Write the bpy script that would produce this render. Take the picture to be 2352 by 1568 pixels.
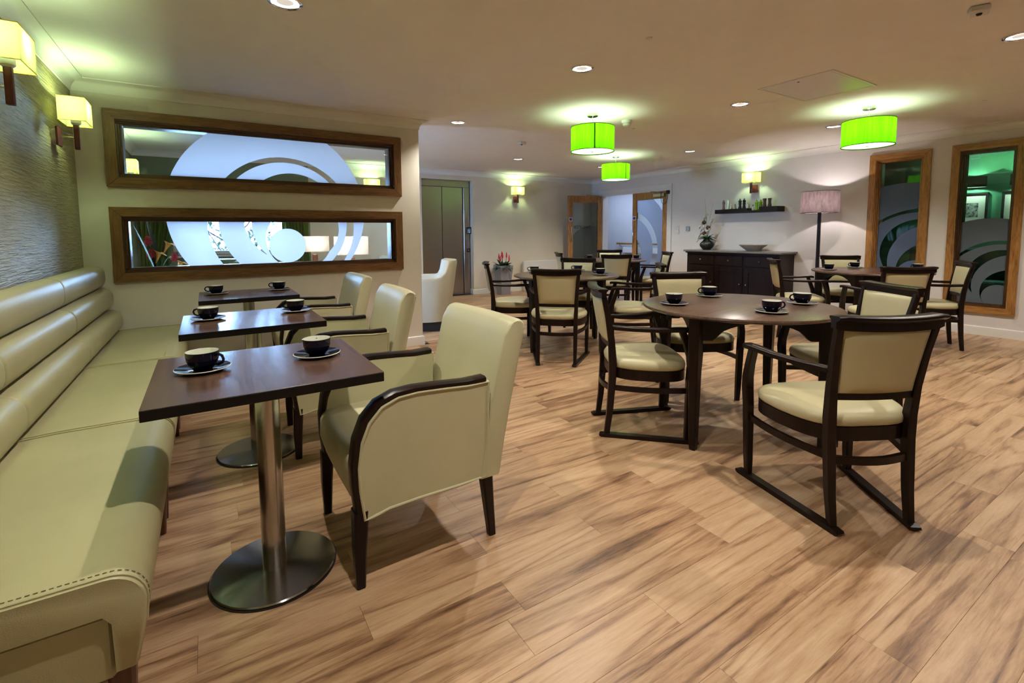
import bpy, math, random
from mathutils import Vector, Matrix

# ------------------------------------------------------------------ clear
for o in list(bpy.data.objects):
    bpy.data.objects.remove(o)
S = bpy.context.scene
C = S.collection
R = math.radians
PI = math.pi
rnd = random.Random(7)

# ------------------------------------------------------------------ camera
def make_camera():
    yaw, pit, rol = R(32.3256), R(-4.69198), R(-0.39458)
    f = Vector((math.sin(yaw) * math.cos(pit), math.cos(yaw) * math.cos(pit), math.sin(pit)))
    r = Vector((math.cos(yaw), -math.sin(yaw), 0))
    u = r.cross(f)
    r2 = r * math.cos(rol) + u * math.sin(rol)
    u2 = -r * math.sin(rol) + u * math.cos(rol)
    cd = bpy.data.cameras.new('camera')
    cd.sensor_width = 36
    cd.lens = 1106.524 / 2352 * 36
    cd.shift_y = -(784 - 624.646) / 2352
    cd.clip_start = 0.02
    cam = bpy.data.objects.new('camera', cd)
    C.objects.link(cam)
    cam.matrix_world = Matrix(((r2.x, u2.x, -f.x, 0), (r2.y, u2.y, -f.y, 0), (r2.z, u2.z, -f.z, 1.2), (0, 0, 0, 1)))
    S.camera = cam
make_camera()

# ------------------------------------------------------------------ sky, exposure
W = bpy.data.worlds.new('overcast_sky')
S.world = W
W.use_nodes = True
W.node_tree.nodes['Background'].inputs[0].default_value = (0.36, 0.56, 1.0, 1)
W.node_tree.nodes['Background'].inputs[1].default_value = 52.0
S.view_settings.view_transform = 'Standard'
S.view_settings.look = 'None'
S.view_settings.gamma = 1
S.view_settings.use_curve_mapping = False
S.view_settings.exposure = 0.0
cy = S.cycles
cy.max_bounces = 6
cy.diffuse_bounces = 3
cy.glossy_bounces = 3
cy.transmission_bounces = 4
cy.transparent_max_bounces = 8
cy.caustics_reflective = False
cy.caustics_refractive = False
cy.light_sampling_threshold = 0.03
cy.use_adaptive_sampling = True
cy.adaptive_threshold = 0.16

SPOT_W = 91.0
SPOT_COL = (1.0, 0.92, 0.83)
CEIL = 2.36

# ------------------------------------------------------------------ mesh helpers
class MB:
    def __init__(s):
        s.v, s.f = [], []
    def add(s, vs, fs):
        o = len(s.v)
        s.v += [tuple(p) for p in vs]
        s.f += [tuple(i + o for i in f) for f in fs]
        return s
    def box(s, x0, x1, y0, y1, z0, z1):
        return s.add([(x0, y0, z0), (x1, y0, z0), (x1, y1, z0), (x0, y1, z0), (x0, y0, z1), (x1, y0, z1), (x1, y1, z1), (x0, y1, z1)],
                     [(0, 3, 2, 1), (4, 5, 6, 7), (0, 1, 5, 4), (1, 2, 6, 5), (2, 3, 7, 6), (3, 0, 4, 7)])
    def rbox(s, x0, x1, y0, y1, z0, z1, b=.004):
        # box with chamfered edges: loft of inset rectangles with cut corners
        def ring(z, i):
            return [(x0 + b, y0 + i, z), (x1 - b, y0 + i, z), (x1 - i, y0 + b, z), (x1 - i, y1 - b, z), (x1 - b, y1 - i, z), (x0 + b, y1 - i, z), (x0 + i, y1 - b, z), (x0 + i, y0 + b, z)]
        b = min(b, (x1 - x0) / 2.2, (y1 - y0) / 2.2, (z1 - z0) / 2.2)
        return s.loft([ring(z0, b * .999), ring(z0 + b, 0), ring(z1 - b, 0), ring(z1, b * .999)])
    def loft(s, loops, closed=True, cap0=True, cap1=True, wrap=False):
        n = len(loops[0])
        o = len(s.v)
        for l in loops:
            s.v += [tuple(p) for p in l]
        m = len(loops)
        for i in range(m if wrap else m - 1):
            a, b = o + i * n, o + ((i + 1) % m) * n
            for j in range(n if closed else n - 1):
                k = (j + 1) % n
                s.f.append((a + j, a + k, b + k, b + j))
        if not wrap:
            if cap0:
                s.f.append(tuple(o + j for j in reversed(range(n))))
            if cap1:
                s.f.append(tuple(o + (m - 1) * n + j for j in range(n)))
        return s
    def lathe(s, prof, n=32, c=(0, 0, 0), cap0=True, cap1=True):
        loops = [[(c[0] + r * math.cos(2 * PI * j / n), c[1] + r * math.sin(2 * PI * j / n), c[2] + z) for j in range(n)] for r, z in prof]
        return s.loft(loops, True, cap0, cap1)
    def prism(s, poly, fn, t0, t1):
        # poly: 2D points; fn(a,b,t) -> 3D
        n = len(poly)
        o = len(s.v)
        for t in (t0, t1):
            s.v += [tuple(fn(a, b, t)) for a, b in poly]
        for j in range(n):
            k = (j + 1) % n
            s.f.append((o + j, o + k, o + n + k, o + n + j))
        s.f.append(tuple(o + j for j in reversed(range(n))))
        s.f.append(tuple(o + n + j for j in range(n)))
        return s
    def sweep(s, path, sec, up=(0, 0, 1), closed=False, scales=None):
        # sec: list of (side, up) offsets ; path: 3D points
        P = [Vector(p) for p in path]
        n = len(P)
        loops = []
        upv = Vector(up)
        for i in range(n):
            a = P[i - 1] if (i > 0 or closed) else P[i]
            b = P[(i + 1) % n] if (i < n - 1 or closed) else P[i]
            t = (b - a).normalized()
            side = t.cross(upv)
            if side.length < 1e-5:
                side = t.cross(Vector((0, 1, 0.01)))
            side.normalize()
            u = side.cross(t).normalized()
            k = scales[i] if scales else 1
            loops.append([P[i] + side * (q[0] * k) + u * (q[1] * k) for q in sec])
        return s.loft(loops, True, True, True, wrap=closed)
    def tube(s, path, r, n=8, closed=False, scales=None, up=(0, 0, 1)):
        return s.sweep(path, [(r * math.cos(2 * PI * j / n), r * math.sin(2 * PI * j / n)) for j in range(n)], up, closed, scales)
    def rects(s, L):
        # loft of axis-aligned rectangles (x,y,z,hx,hy) with small cut corners
        loops = []
        for x, y, z, hx, hy in L:
            c = min(hx, hy) * .3
            loops.append([(x - hx + c, y - hy, z), (x + hx - c, y - hy, z), (x + hx, y - hy + c, z), (x + hx, y + hy - c, z), (x + hx - c, y + hy, z), (x - hx + c, y + hy, z), (x - hx, y + hy - c, z), (x - hx, y - hy + c, z)])
        return s.loft(loops)
    def sphere(s, c, r, n=12, m=8, sc=(1, 1, 1)):
        prof = [(max(1e-4, math.sin(PI * i / m)), -math.cos(PI * i / m)) for i in range(m + 1)]
        loops = [[(c[0] + r * sc[0] * a * math.cos(2 * PI * j / n), c[1] + r * sc[1] * a * math.sin(2 * PI * j / n), c[2] + r * sc[2] * b) for j in range(n)] for a, b in prof]
        return s.loft(loops)
    def xf(s, M):
        s.v = [tuple(M @ Vector(p)) for p in s.v]
        return s
    def mesh(s, name, smooth=35):
        m = bpy.data.meshes.new(name)
        m.from_pydata(s.v, [], s.f)
        m.validate()
        m.update()
        import bmesh as _b
        bm = _b.new()
        bm.from_mesh(m)
        _b.ops.recalc_face_normals(bm, faces=bm.faces)
        bm.to_mesh(m)
        bm.free()
        if smooth:
            m.polygons.foreach_set('use_smooth', [True] * len(m.polygons))
            m.set_sharp_from_angle(angle=R(smooth))
        return m
    def build(s, name, mat, parent=None, smooth=35, label=None):
        o = bpy.data.objects.new(name, s.mesh(name, smooth))
        C.objects.link(o)
        o.data.materials.append(mat)
        if parent is not None:
            o.parent = parent
        if label:
            o['label'] = label
        return o

def tag(o, label=None, cat=None, group=None, kind=None):
    if label: o['label'] = label
    if cat: o['category'] = cat
    if group: o['group'] = group
    if kind: o['kind'] = kind
    return o
def thing(name, label, cat, loc=(0, 0, 0), rz=0, group=None):
    o = bpy.data.objects.new(name, None)
    C.objects.link(o)
    o.empty_display_size = .05
    o.location = loc
    o.rotation_euler = (0, 0, rz)
    return tag(o, label, cat, group)
def struct(name, label=None, loc=(0, 0, 0)):
    o = bpy.data.objects.new(name, None)
    C.objects.link(o)
    o.location = loc
    o['kind'] = 'structure'
    if label: o['label'] = label
    return o
def dup(root, loc, rz, label, group=None):
    def cp(o, parent):
        c = o.copy()
        C.objects.link(c)
        c.parent = parent
        for ch in o.children:
            cp(ch, c)
        return c
    r = cp(root, None)
    r.location = loc
    r.rotation_euler = (0, 0, rz)
    r['label'] = label
    if group: r['group'] = group
    return r
def light(name, kind, loc, power, col, parent=None, **kw):
    l = bpy.data.lights.new(name, kind)
    l.energy = power
    l.color = col
    for k, v in kw.items():
        setattr(l, k, v)
    o = bpy.data.objects.new(name, l)
    C.objects.link(o)
    o.location = loc
    if parent is not None: o.parent = parent
    return o

# ------------------------------------------------------------------ materials
def base(name, col=(.5, .5, .5), rough=.5, metal=0.0, spec=.5):
    m = bpy.data.materials.new(name)
    m.use_nodes = True
    b = m.node_tree.nodes['Principled BSDF']
    b.inputs['Base Color'].default_value = (*col, 1)
    b.inputs['Roughness'].default_value = rough
    b.inputs['Metallic'].default_value = metal
    b.inputs['Specular IOR Level'].default_value = spec
    return m, m.node_tree, b
def nd(t, typ, **kw):
    n = t.nodes.new(typ)
    for k, v in kw.items():
        setattr(n, k, v)
    return n
def math_n(t, op, a, b=None, c=None):
    n = nd(t, 'ShaderNodeMath', operation=op)
    for i, v in enumerate((a, b, c)):
        if v is None: continue
        if isinstance(v, (int, float)): n.inputs[i].default_value = v
        else: t.links.new(v, n.inputs[i])
    return n.outputs[0]
def ramp(t, fac, stops):
    n = nd(t, 'ShaderNodeValToRGB')
    e = n.color_ramp.elements
    while len(e) < len(stops): e.new(.5)
    for el, (p, c) in zip(e, stops):
        el.position = p
        el.color = (*c, 1)
    t.links.new(fac, n.inputs[0])
    return n.outputs[0]
def coords(t, kind='Object', scale=(1, 1, 1), offset=None):
    if kind == 'World':
        g = nd(t, 'ShaderNodeNewGeometry').outputs['Position']
    else:
        g = nd(t, 'ShaderNodeTexCoord').outputs[kind]
    mp = nd(t, 'ShaderNodeMapping')
    mp.inputs['Scale'].default_value = scale
    t.links.new(g, mp.inputs[0])
    if offset is not None:
        t.links.new(offset, mp.inputs['Location'])
    return mp.outputs[0]
def noise(t, vec, scale, detail=4, rough=.5, dist=0):
    n = nd(t, 'ShaderNodeTexNoise')
    n.inputs['Scale'].default_value = scale
    n.inputs['Detail'].default_value = detail
    n.inputs['Roughness'].default_value = rough
    n.inputs['Distortion'].default_value = dist
    t.links.new(vec, n.inputs['Vector'])
    return n.outputs[0]
def bump(t, b, h, strength=.2, dist=.002):
    n = nd(t, 'ShaderNodeBump')
    n.inputs['Strength'].default_value = strength
    n.inputs['Distance'].default_value = dist
    t.links.new(h, n.inputs['Height'])
    t.links.new(n.outputs[0], b.inputs['Normal'])
def plain(name, col, rough=.5, metal=0, var=.06, nscale=6, bstr=0, bscale=60, spec=.5, bdist=.002):
    m, t, b = base(name, col, rough, metal, spec)
    v = coords(t)
    f = noise(t, v, nscale)
    t.links.new(ramp(t, f, [(.3, tuple(c * (1 - var) for c in col)), (.7, tuple(min(1, c * (1 + var)) for c in col))]), b.inputs['Base Color'])
    if bstr:
        bump(t, b, noise(t, v, bscale, 5, .6), bstr, bdist)
    return m
def wood(name, cols, axis='x', rough=.35, freq=14, stretch=14, bstr=.08, space='Object', spec=.5, coat=0, fine=.35):
    m, t, b = base(name, cols[1], rough, 0, spec)
    sc = {'x': (1 / stretch, 1, 1), 'y': (1, 1 / stretch, 1), 'z': (1, 1, 1 / stretch)}[axis]
    oi = nd(t, 'ShaderNodeObjectInfo').outputs['Random']
    off = nd(t, 'ShaderNodeCombineXYZ')
    for i, k in enumerate((7.3, 3.1, 5.7)):
        t.links.new(math_n(t, 'MULTIPLY', oi, k), off.inputs[i])
    v = coords(t, space, sc, off.outputs[0])
    n1 = noise(t, v, freq, 4, .6, .6)
    n2 = noise(t, v, freq * 4.5, 3, .6, .3)
    f = math_n(t, 'MULTIPLY_ADD', n2, fine, math_n(t, 'MULTIPLY', n1, 1.05 - fine))
    t.links.new(ramp(t, f, [(.32, cols[0]), (.52, cols[1]), (.72, cols[2])]), b.inputs['Base Color'])
    bump(t, b, f, bstr, .002)
    b.inputs['Coat Weight'].default_value = coat
    return m

M = {}
M['paint'] = plain('cream_wall_paint', (.75, .71, .62), .75, var=.02)
M['paint_pale'] = plain('pale_wall_paint', (.74, .70, .685), .75, var=.02)
M['beige'] = plain('beige_wall_paint', (.74, .67, .54), .75, var=.02)
M['ceiling'] = plain('ceiling_paint', (.88, .85, .80), .85, var=.015)
M['white'] = plain('white_gloss_paint', (.78, .76, .72), .35, var=.01)
M['coving'] = plain('coving_plaster', (.84, .82, .78), .6, var=.01)
M['green_paint'] = plain('sage_green_wall_paint', (.17, .23, .13), .75, var=.03)
M['dark_green'] = plain('teal_green_wall_paint', (.06, .22, .13), .7, var=.05)
M['corridor'] = plain('corridor_wall_paint', (.56, .56, .57), .75, var=.02)
def wallpaper():
    m, t, b = base('ribbed_gold_wallpaper', (.30, .26, .13), .42)
    v = coords(t, 'World', (1, .9, 15))
    n1 = noise(t, v, 6, 3, .55, .15)
    n2 = noise(t, v, 17, 2, .5)
    f = math_n(t, 'MULTIPLY_ADD', n2, .35, math_n(t, 'MULTIPLY', n1, .8))
    t.links.new(ramp(t, f, [(.35, (.24, .205, .085)), (.7, (.42, .37, .18))]), b.inputs['Base Color'])
    bump(t, b, f, 1.0, .016)
    return m
M['wallpaper'] = wallpaper()
def plank_mat():
    m, t, b = base('oak_vinyl_plank', (.5, .3, .15), .38)
    oi = nd(t, 'ShaderNodeObjectInfo').outputs['Random']
    isl = nd(t, 'ShaderNodeNewGeometry').outputs['Random Per Island']
    rn = math_n(t, 'FRACT', math_n(t, 'ADD', math_n(t, 'MULTIPLY', oi, 13.7), math_n(t, 'MULTIPLY', isl, 29.3)))
    off = nd(t, 'ShaderNodeCombineXYZ')
    t.links.new(math_n(t, 'MULTIPLY', rn, 41.0), off.inputs[0])
    t.links.new(math_n(t, 'MULTIPLY', rn, 17.0), off.inputs[1])
    t.links.new(math_n(t, 'MULTIPLY', rn, 23.0), off.inputs[2])
    v = coords(t, 'World', (.09, 1, 1), off.outputs[0])
    n1 = noise(t, v, 11, 6, .62, .7)
    n2 = noise(t, v, 105, 5, .7, .4)
    v3 = coords(t, 'World', (.16, 1.5, 1), off.outputs[0])
    n3 = noise(t, v3, 3.0, 2, .45, .5)
    # rings: cathedral figure from a distorted slow field
    w = nd(t, 'ShaderNodeMath', operation='SINE')
    t.links.new(math_n(t, 'MULTIPLY', n3, 46.0), w.inputs[0])
    ring = math_n(t, 'MULTIPLY', math_n(t, 'POWER', math_n(t, 'MULTIPLY_ADD', w.outputs[0], .5, .5), 4.0), .15)
    f = math_n(t, 'SUBTRACT', math_n(t, 'MULTIPLY_ADD', n2, .42, math_n(t, 'MULTIPLY', n1, .66)), ring)
    v4 = coords(t, 'World', (.035, 1, 1), off.outputs[0])
    n4 = noise(t, v4, 64, 4, .65, .35)
    streak = math_n(t, 'MAXIMUM', math_n(t, 'SUBTRACT', n4, .56), 0.0)
    f = math_n(t, 'SUBTRACT', f, math_n(t, 'MULTIPLY', streak, 1.15))
    f = math_n(t, 'ADD', f, math_n(t, 'MULTIPLY_ADD', rn, .16, -.05))
    col = ramp(t, f, [(.26, (.11, .052, .026)), (.42, (.28, .155, .079)), (.55, (.425, .265, .146)), (.74, (.53, .368, .222))])
    t.links.new(col, b.inputs['Base Color'])
    t.links.new(math_n(t, 'MULTIPLY_ADD', n2, .18, .30), b.inputs['Roughness'])
    bump(t, b, n2, .06, .002)
    return m
M['plank'] = plank_mat()
M['carpet'] = plain('rust_carpet', (.30, .13, .08), .95, var=.25, nscale=300, bstr=.4, bscale=500)
OAK = ((.060, .026, .008), (.18, .088, .030), (.27, .142, .053))
M['oak_x'] = wood('oak_grain_x', OAK, 'x', .35, 34, 14, .15, 'World', fine=.6)
M['oak_y'] = wood('oak_grain_y', OAK, 'y', .35, 34, 14, .15, 'World', fine=.6)
M['oak_z'] = wood('oak_grain_z', OAK, 'z', .35, 34, 14, .15, 'World', fine=.6)
OAKD = ((.03, .012, .005), (.075, .032, .012), (.13, .06, .022))
M['oakd_x'] = wood('dark_oak_grain_x', OAKD, 'x', .35, 26, 16, .1, 'World')
M['oakd_z'] = wood('dark_oak_grain_z', OAKD, 'z', .35, 26, 16, .1, 'World')
OAKR = ((.11, .040, .009), (.36, .165, .045), (.52, .27, .085))
M['oakr_y'] = wood('golden_oak_grain_y', OAKR, 'y', .3, 22, 9, .12, 'World', fine=.5)
M['oakr_z'] = wood('golden_oak_grain_z', OAKR, 'z', .3, 22, 9, .12, 'World', fine=.5)
WAL = ((.026, .013, .009), (.080, .042, .028), (.150, .084, .055))
M['walnut_y'] = wood('walnut_top_grain_y', WAL, 'y', .22, 38, 30, .04, spec=.6, fine=.62)
M['walnut_x'] = wood('walnut_top_grain_x', WAL, 'x', .28, 26, 20, .04, fine=.45)
M['dark'] = wood('espresso_wood', ((.0045, .002, .0014), (.0085, .0037, .0026), (.015, .0065, .0042)), 'z', .33, 20, 10, .03, spec=.25)
M['edge'] = plain('dark_table_edge', (.006, .0045, .004), .4, spec=.25)
M['mahog'] = plain('red_mahogany', (.085, .010, .008), .35, var=.15, nscale=20)
M['sideb'] = wood('dark_sideboard_wood', ((.005, .0025, .0025), (.011, .005, .004), (.020, .009, .006)), 'z', .33, 20, 10, .03, spec=.25)
def leather(name, col, rough=.42, b_=.16):
    m, t, b = base(name, col, rough, 0, .45)
    v = coords(t)
    f = noise(t, v, 3.5, 4, .55)
    t.links.new(ramp(t, f, [(.3, tuple(c * .93 for c in col)), (.7, tuple(c * 1.05 for c in col))]), b.inputs['Base Color'])
    vo = nd(t, 'ShaderNodeTexVoronoi')
    vo.inputs['Scale'].default_value = 420
    t.links.new(v, vo.inputs['Vector'])
    bump(t, b, math_n(t, 'ADD', vo.outputs['Distance'], math_n(t, 'MULTIPLY', noise(t, v, 22, 4), 1.5)), b_, .0015)
    return m
M['leather'] = leather('cream_leather', (.50, .455, .27))
M['sofa'] = leather('sand_leather', (.385, .355, .195), .42)
M['tub'] = leather('pistachio_leather', (.48, .46, .285), .40)
M['seam'] = plain('seam_thread', (.16, .13, .07), .7)
M['ivory'] = leather('ivory_leather', (.52, .47, .35), .45)
def steel(name, col=(.42, .40, .37), rough=.28, aniso=.7, amp=.10):
    m, t, b = base(name, col, rough, 1)
    v = coords(t, 'Object', (40, 40, .6))
    t.links.new(math_n(t, 'MULTIPLY_ADD', noise(t, v, 8, 4), amp, rough - amp / 2), b.inputs['Roughness'])
    b.inputs['Anisotropic'].default_value = aniso
    return m
M['steel'] = steel('brushed_steel', (.46, .44, .41), .22, .5, .05)
M['steel_disc'] = steel('spun_steel', (.42, .41, .39), .20, .9)
_t = M['steel_disc'].node_tree
_tg = nd(_t, 'ShaderNodeTangent', direction_type='RADIAL', axis='Z')
_t.links.new(_tg.outputs[0], _t.nodes['Principled BSDF'].inputs['Tangent'])
_t.nodes['Principled BSDF'].inputs['Anisotropic Rotation'].default_value = .25
M['lift'] = steel('lift_door_steel', (.42, .40, .385), .30, .3, .02)
M['chrome'] = base('polished_chrome', (.75, .75, .75), .12, 1)[0]
M['black'] = plain('black_rubber', (.008, .008, .009), .5)
M['navy'] = base('navy_glazed_ceramic', (.004, .005, .018), .06)[0]
M['ceramic'] = plain('white_glazed_ceramic', (.62, .64, .55), .15, var=.01)
M['plastic'] = plain('white_plastic', (.72, .70, .66), .4, var=.01)
M['grey_plastic'] = plain('grey_planter_resin', (.26, .26, .29), .4, var=.03)
M['granite'] = plain('speckled_granite', (.16, .15, .14), .25, var=.7, nscale=220)
M['stone'] = plain('pale_stone_bowl', (.36, .34, .29), .6, var=.12, nscale=30)
M['vase'] = plain('matt_black_vase', (.010, .008, .007), .4)
M['leaf'] = plain('green_leaf', (.04, .14, .025), .6, var=.35, nscale=14)
M['leafd'] = plain('dark_leaf', (.012, .038, .012), .65, var=.3, nscale=14)
M['petal'] = plain('white_petal', (.75, .74, .62), .5, var=.06)
M['red'] = plain('red_petal', (.60, .015, .03), .5, var=.3, nscale=30)
M['orange'] = plain('orange_petal', (.90, .36, .03), .5, var=.2, nscale=20)
M['seedball'] = plain('rust_brown_seed_ball', (.07, .03, .012), .8, var=.4, nscale=60, bstr=.6, bscale=90)
M['twig'] = plain('dry_grass_stem', (.20, .15, .07), .7)
M['fabric_lamp'] = None
def translucent(name, col, tcol, mixf=.6, streak=None, rough=.8):
    m = bpy.data.materials.new(name)
    m.use_nodes = True
    t = m.node_tree
    t.nodes.clear()
    out = nd(t, 'ShaderNodeOutputMaterial')
    mx = nd(t, 'ShaderNodeMixShader')
    mx.inputs[0].default_value = mixf
    d = nd(t, 'ShaderNodeBsdfDiffuse')
    tr = nd(t, 'ShaderNodeBsdfTranslucent')
    d.inputs[0].default_value = (*col, 1)
    tr.inputs[0].default_value = (*tcol, 1)
    if streak:
        v = coords(t, 'Object', streak)
        f = noise(t, v, 30, 5, .7)
        t.links.new(ramp(t, f, [(.3, tuple(c * .55 for c in tcol)), (.6, tcol)]), tr.inputs[0])
        t.links.new(ramp(t, f, [(.3, tuple(c * .6 for c in col)), (.6, col)]), d.inputs[0])
    t.links.new(d.outputs[0], mx.inputs[1])
    t.links.new(tr.outputs[0], mx.inputs[2])
    t.links.new(mx.outputs[0], out.inputs[0])
    return m
M['lime'] = translucent('lime_green_silk', (.12, .42, .006), (.115, .46, .003), .6, (1, 1, .06))
M['lime_band'] = translucent('lime_silk_seam', (.05, .12, .01), (.05, .14, .003), .4)
M['diffuser'] = translucent('white_diffuser', (.8, .85, .75), (.85, .95, .8), .7)
M['sconce_shade'] = translucent('pale_yellow_shade', (.36, .34, .20), (.33, .31, .135), .6)
M['mauve_shade'] = translucent('mauve_linen_shade', (.25, .19, .20), (.30, .22, .23), .16, (1, 1, .3))
M['ivory_shade'] = translucent('ivory_lamp_shade', (.8, .74, .66), (.9, .8, .7), .6)
M['curtain'] = translucent('olive_green_satin', (.14, .22, .04), (.14, .24, .05), .3)
def emit(name, col, s):
    m = bpy.data.materials.new(name)
    m.use_nodes = True
    b = m.node_tree.nodes['Principled BSDF']
    b.inputs['Base Color'].default_value = (.8, .8, .8, 1)
    b.inputs['Emission Color'].default_value = (*col, 1)
    b.inputs['Emission Strength'].default_value = s
    return m
M['glow'] = emit('lit_lamp_face', (1, .93, .85), 9)
M['bulb'] = emit('lit_bulb', (.9, 1, .75), 14)
def glass_nodes(t, tint=(.93, .97, .96)):
    tr = nd(t, 'ShaderNodeBsdfTransparent')
    tr.inputs[0].default_value = (*tint, 1)
    gl = nd(t, 'ShaderNodeBsdfGlossy')
    gl.inputs['Roughness'].default_value = .02
    fr = nd(t, 'ShaderNodeFresnel')
    fr.inputs[0].default_value = 1.5
    mx = nd(t, 'ShaderNodeMixShader')
    t.links.new(fr.outputs[0], mx.inputs[0])
    t.links.new(tr.outputs[0], mx.inputs[1])
    t.links.new(gl.outputs[0], mx.inputs[2])
    return mx.outputs[0]
def film_glass(name, uaxis, circles, tint=(.93, .97, .96), frost=(.95, .96, .98), clear=.06, tr_f=.85):
    """clear pane printed with a frosted swirl; circles painted in order (u, z, r, frosted?)"""
    m = bpy.data.materials.new(name)
    m.use_nodes = True
    t = m.node_tree
    t.nodes.clear()
    out = nd(t, 'ShaderNodeOutputMaterial')
    g = glass_nodes(t, tint)
    if not circles:
        t.links.new(g, out.inputs[0])
        return m
    sp = nd(t, 'ShaderNodeSeparateXYZ')
    t.links.new(nd(t, 'ShaderNodeNewGeometry').outputs['Position'], sp.inputs[0])
    U, Z = sp.outputs[uaxis], sp.outputs[2]
    val = None
    for cu, cz, r, on in circles:
        du = math_n(t, 'SUBTRACT', U, cu)
        dz = math_n(t, 'SUBTRACT', Z, cz)
        d2 = math_n(t, 'MULTIPLY_ADD', du, du, math_n(t, 'MULTIPLY', dz, dz))
        ins = math_n(t, 'LESS_THAN', d2, r * r)
        if val is None:
            val = math_n(t, 'MULTIPLY', ins, float(on))
        elif on:
            val = math_n(t, 'MAXIMUM', val, ins)
        else:
            val = math_n(t, 'MULTIPLY', val, math_n(t, 'SUBTRACT', 1.0, ins))
    tl = nd(t, 'ShaderNodeBsdfTranslucent')
    tl.inputs[0].default_value = (*frost, 1)
    df = nd(t, 'ShaderNodeBsdfDiffuse')
    df.inputs[0].default_value = (*[c * .7 for c in frost], 1)
    m1 = nd(t, 'ShaderNodeMixShader')
    m1.inputs[0].default_value = tr_f
    t.links.new(df.outputs[0], m1.inputs[1])
    t.links.new(tl.outputs[0], m1.inputs[2])
    m2 = nd(t, 'ShaderNodeMixShader')
    m2.inputs[0].default_value = clear
    t.links.new(m1.outputs[0], m2.inputs[1])
    t.links.new(g, m2.inputs[2])
    mx = nd(t, 'ShaderNodeMixShader')
    t.links.new(val, mx.inputs[0])
    t.links.new(g, mx.inputs[1])
    t.links.new(m2.outputs[0], mx.inputs[2])
    t.links.new(mx.outputs[0], out.inputs[0])
    return m
M['glass'] = film_glass('clear_pane', 0, [])
SWIRL = [(.537, 1.403, .812, 1), (.63, 1.282, .615, 0), (.639, 1.312, .54, 1), (.695, 1.349, .408, 0), (.74, 1.29, .39, 1), (.747, 1.152, .286, 0), (.80, 1.25, .30, 0), (.639, 1.094, .156, 1)]
M['film_part'] = film_glass('frosted_swirl_pane', 0, SWIRL)
M['film_b'] = film_glass('frosted_swirl_pane_middle', 1, [(2.475, .432, 1.355, 1), (2.295, .605, .862, 0), (2.352, .714, .704, 1), (2.345, .918, .412, 0), (2.196, .799, .475, 1), (2.204, .674, .374, 0), (2.371, .614, .207, 1)], (.80, .88, .86), (.25, .34, .54), .06, .35)
M['film_c'] = film_glass('frosted_swirl_pane_right', 1, [(1.71, .587, .736, 1), (1.616, .611, .461, 0), (1.603, .532, .5, 1), (1.583, .66, .312, 0), (1.491, .566, .353, 1), (1.514, .496, .254, 0), (1.617, .443, .136, 1)], (.80, .92, .88), (.28, .34, .40), .06, .35)
M['film_d'] = film_glass('frosted_ring_door_pane', 1, [(7.3, .9, 1.2, 1), (7.2, .85, .78, 0), (7.2, .85, .66, 1), (7.25, .75, .42, 0), (7.25, .75, .30, 1)], (.9, .95, .97), (.62, .68, .78), .25)
M['film_e'] = film_glass('faint_ring_door_pane', 0, [(7.1, .65, .68, 1)], (.88, .92, .90), (.40, .43, .42), .6)

# ------------------------------------------------------------------ setting
XL, XR, YP, YF, YN = -.80, 7.40, 4.85, 8.30, -2.6
PX1, PT = 1.925, .15           # partition end and thickness

def wall(name, axis, pos, thick, u0, u1, z0, z1, holes, mat):
    us = sorted({u0, u1, *[h[0] for h in holes], *[h[1] for h in holes]})
    zs = sorted({z0, z1, *[h[2] for h in holes], *[h[3] for h in holes]})
    def solid(i, j):
        if not (0 <= i < len(us) - 1 and 0 <= j < len(zs) - 1): return False
        cu, cz = (us[i] + us[i + 1]) / 2, (zs[j] + zs[j + 1]) / 2
        return not any(h[0] < cu < h[1] and h[2] < cz < h[3] for h in holes)
    P = (lambda u, z, d: (pos + d, u, z)) if axis == 'X' else (lambda u, z, d: (u, pos + d, z))
    mb = MB()
    for i in range(len(us) - 1):
        for j in range(len(zs) - 1):
            if not solid(i, j): continue
            a, b, c, d = us[i], us[i + 1], zs[j], zs[j + 1]
            for t in (0, thick):
                mb.add([P(a, c, t), P(b, c, t), P(b, d, t), P(a, d, t)], [(0, 1, 2, 3)])
            for di, dj, e in ((-1, 0, ((a, c), (a, d))), (1, 0, ((b, c), (b, d))), (0, -1, ((a, c), (b, c))), (0, 1, ((a, d), (b, d)))):
                if not solid(i + di, j + dj):
                    (p, q), (r, s_) = e
                    mb.add([P(p, q, 0), P(r, s_, 0), P(r, s_, thick), P(p, q, thick)], [(0, 1, 2, 3)])
    m = bpy.data.meshes.new(name)
    m.from_pydata(mb.v, [], mb.f)
    import bmesh as _b
    bm = _b.new()
    bm.from_mesh(m)
    _b.ops.remove_doubles(bm, verts=bm.verts, dist=1e-5)
    _b.ops.recalc_face_normals(bm, faces=bm.faces)
    bm.to_mesh(m)
    bm.free()
    o = bpy.data.objects.new(name, m)
    C.objects.link(o)
    m.materials.append(mat)
    o['kind'] = 'structure'
    return o

XE, YE = 10.9, 11.2          # far limits of the neighbouring rooms
floor = MB().box(XL - .15, XE, YN - .15, YE, -.20, -.004).build('floor', M['edge'], None, 0)
floor['kind'] = 'structure'
tag(MB().box(XL - .15, XE, YN - .15, YE, CEIL, CEIL + .15).build('ceiling', M['ceiling'], None, 0), 'flat cream painted ceiling', kind='structure')

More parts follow.
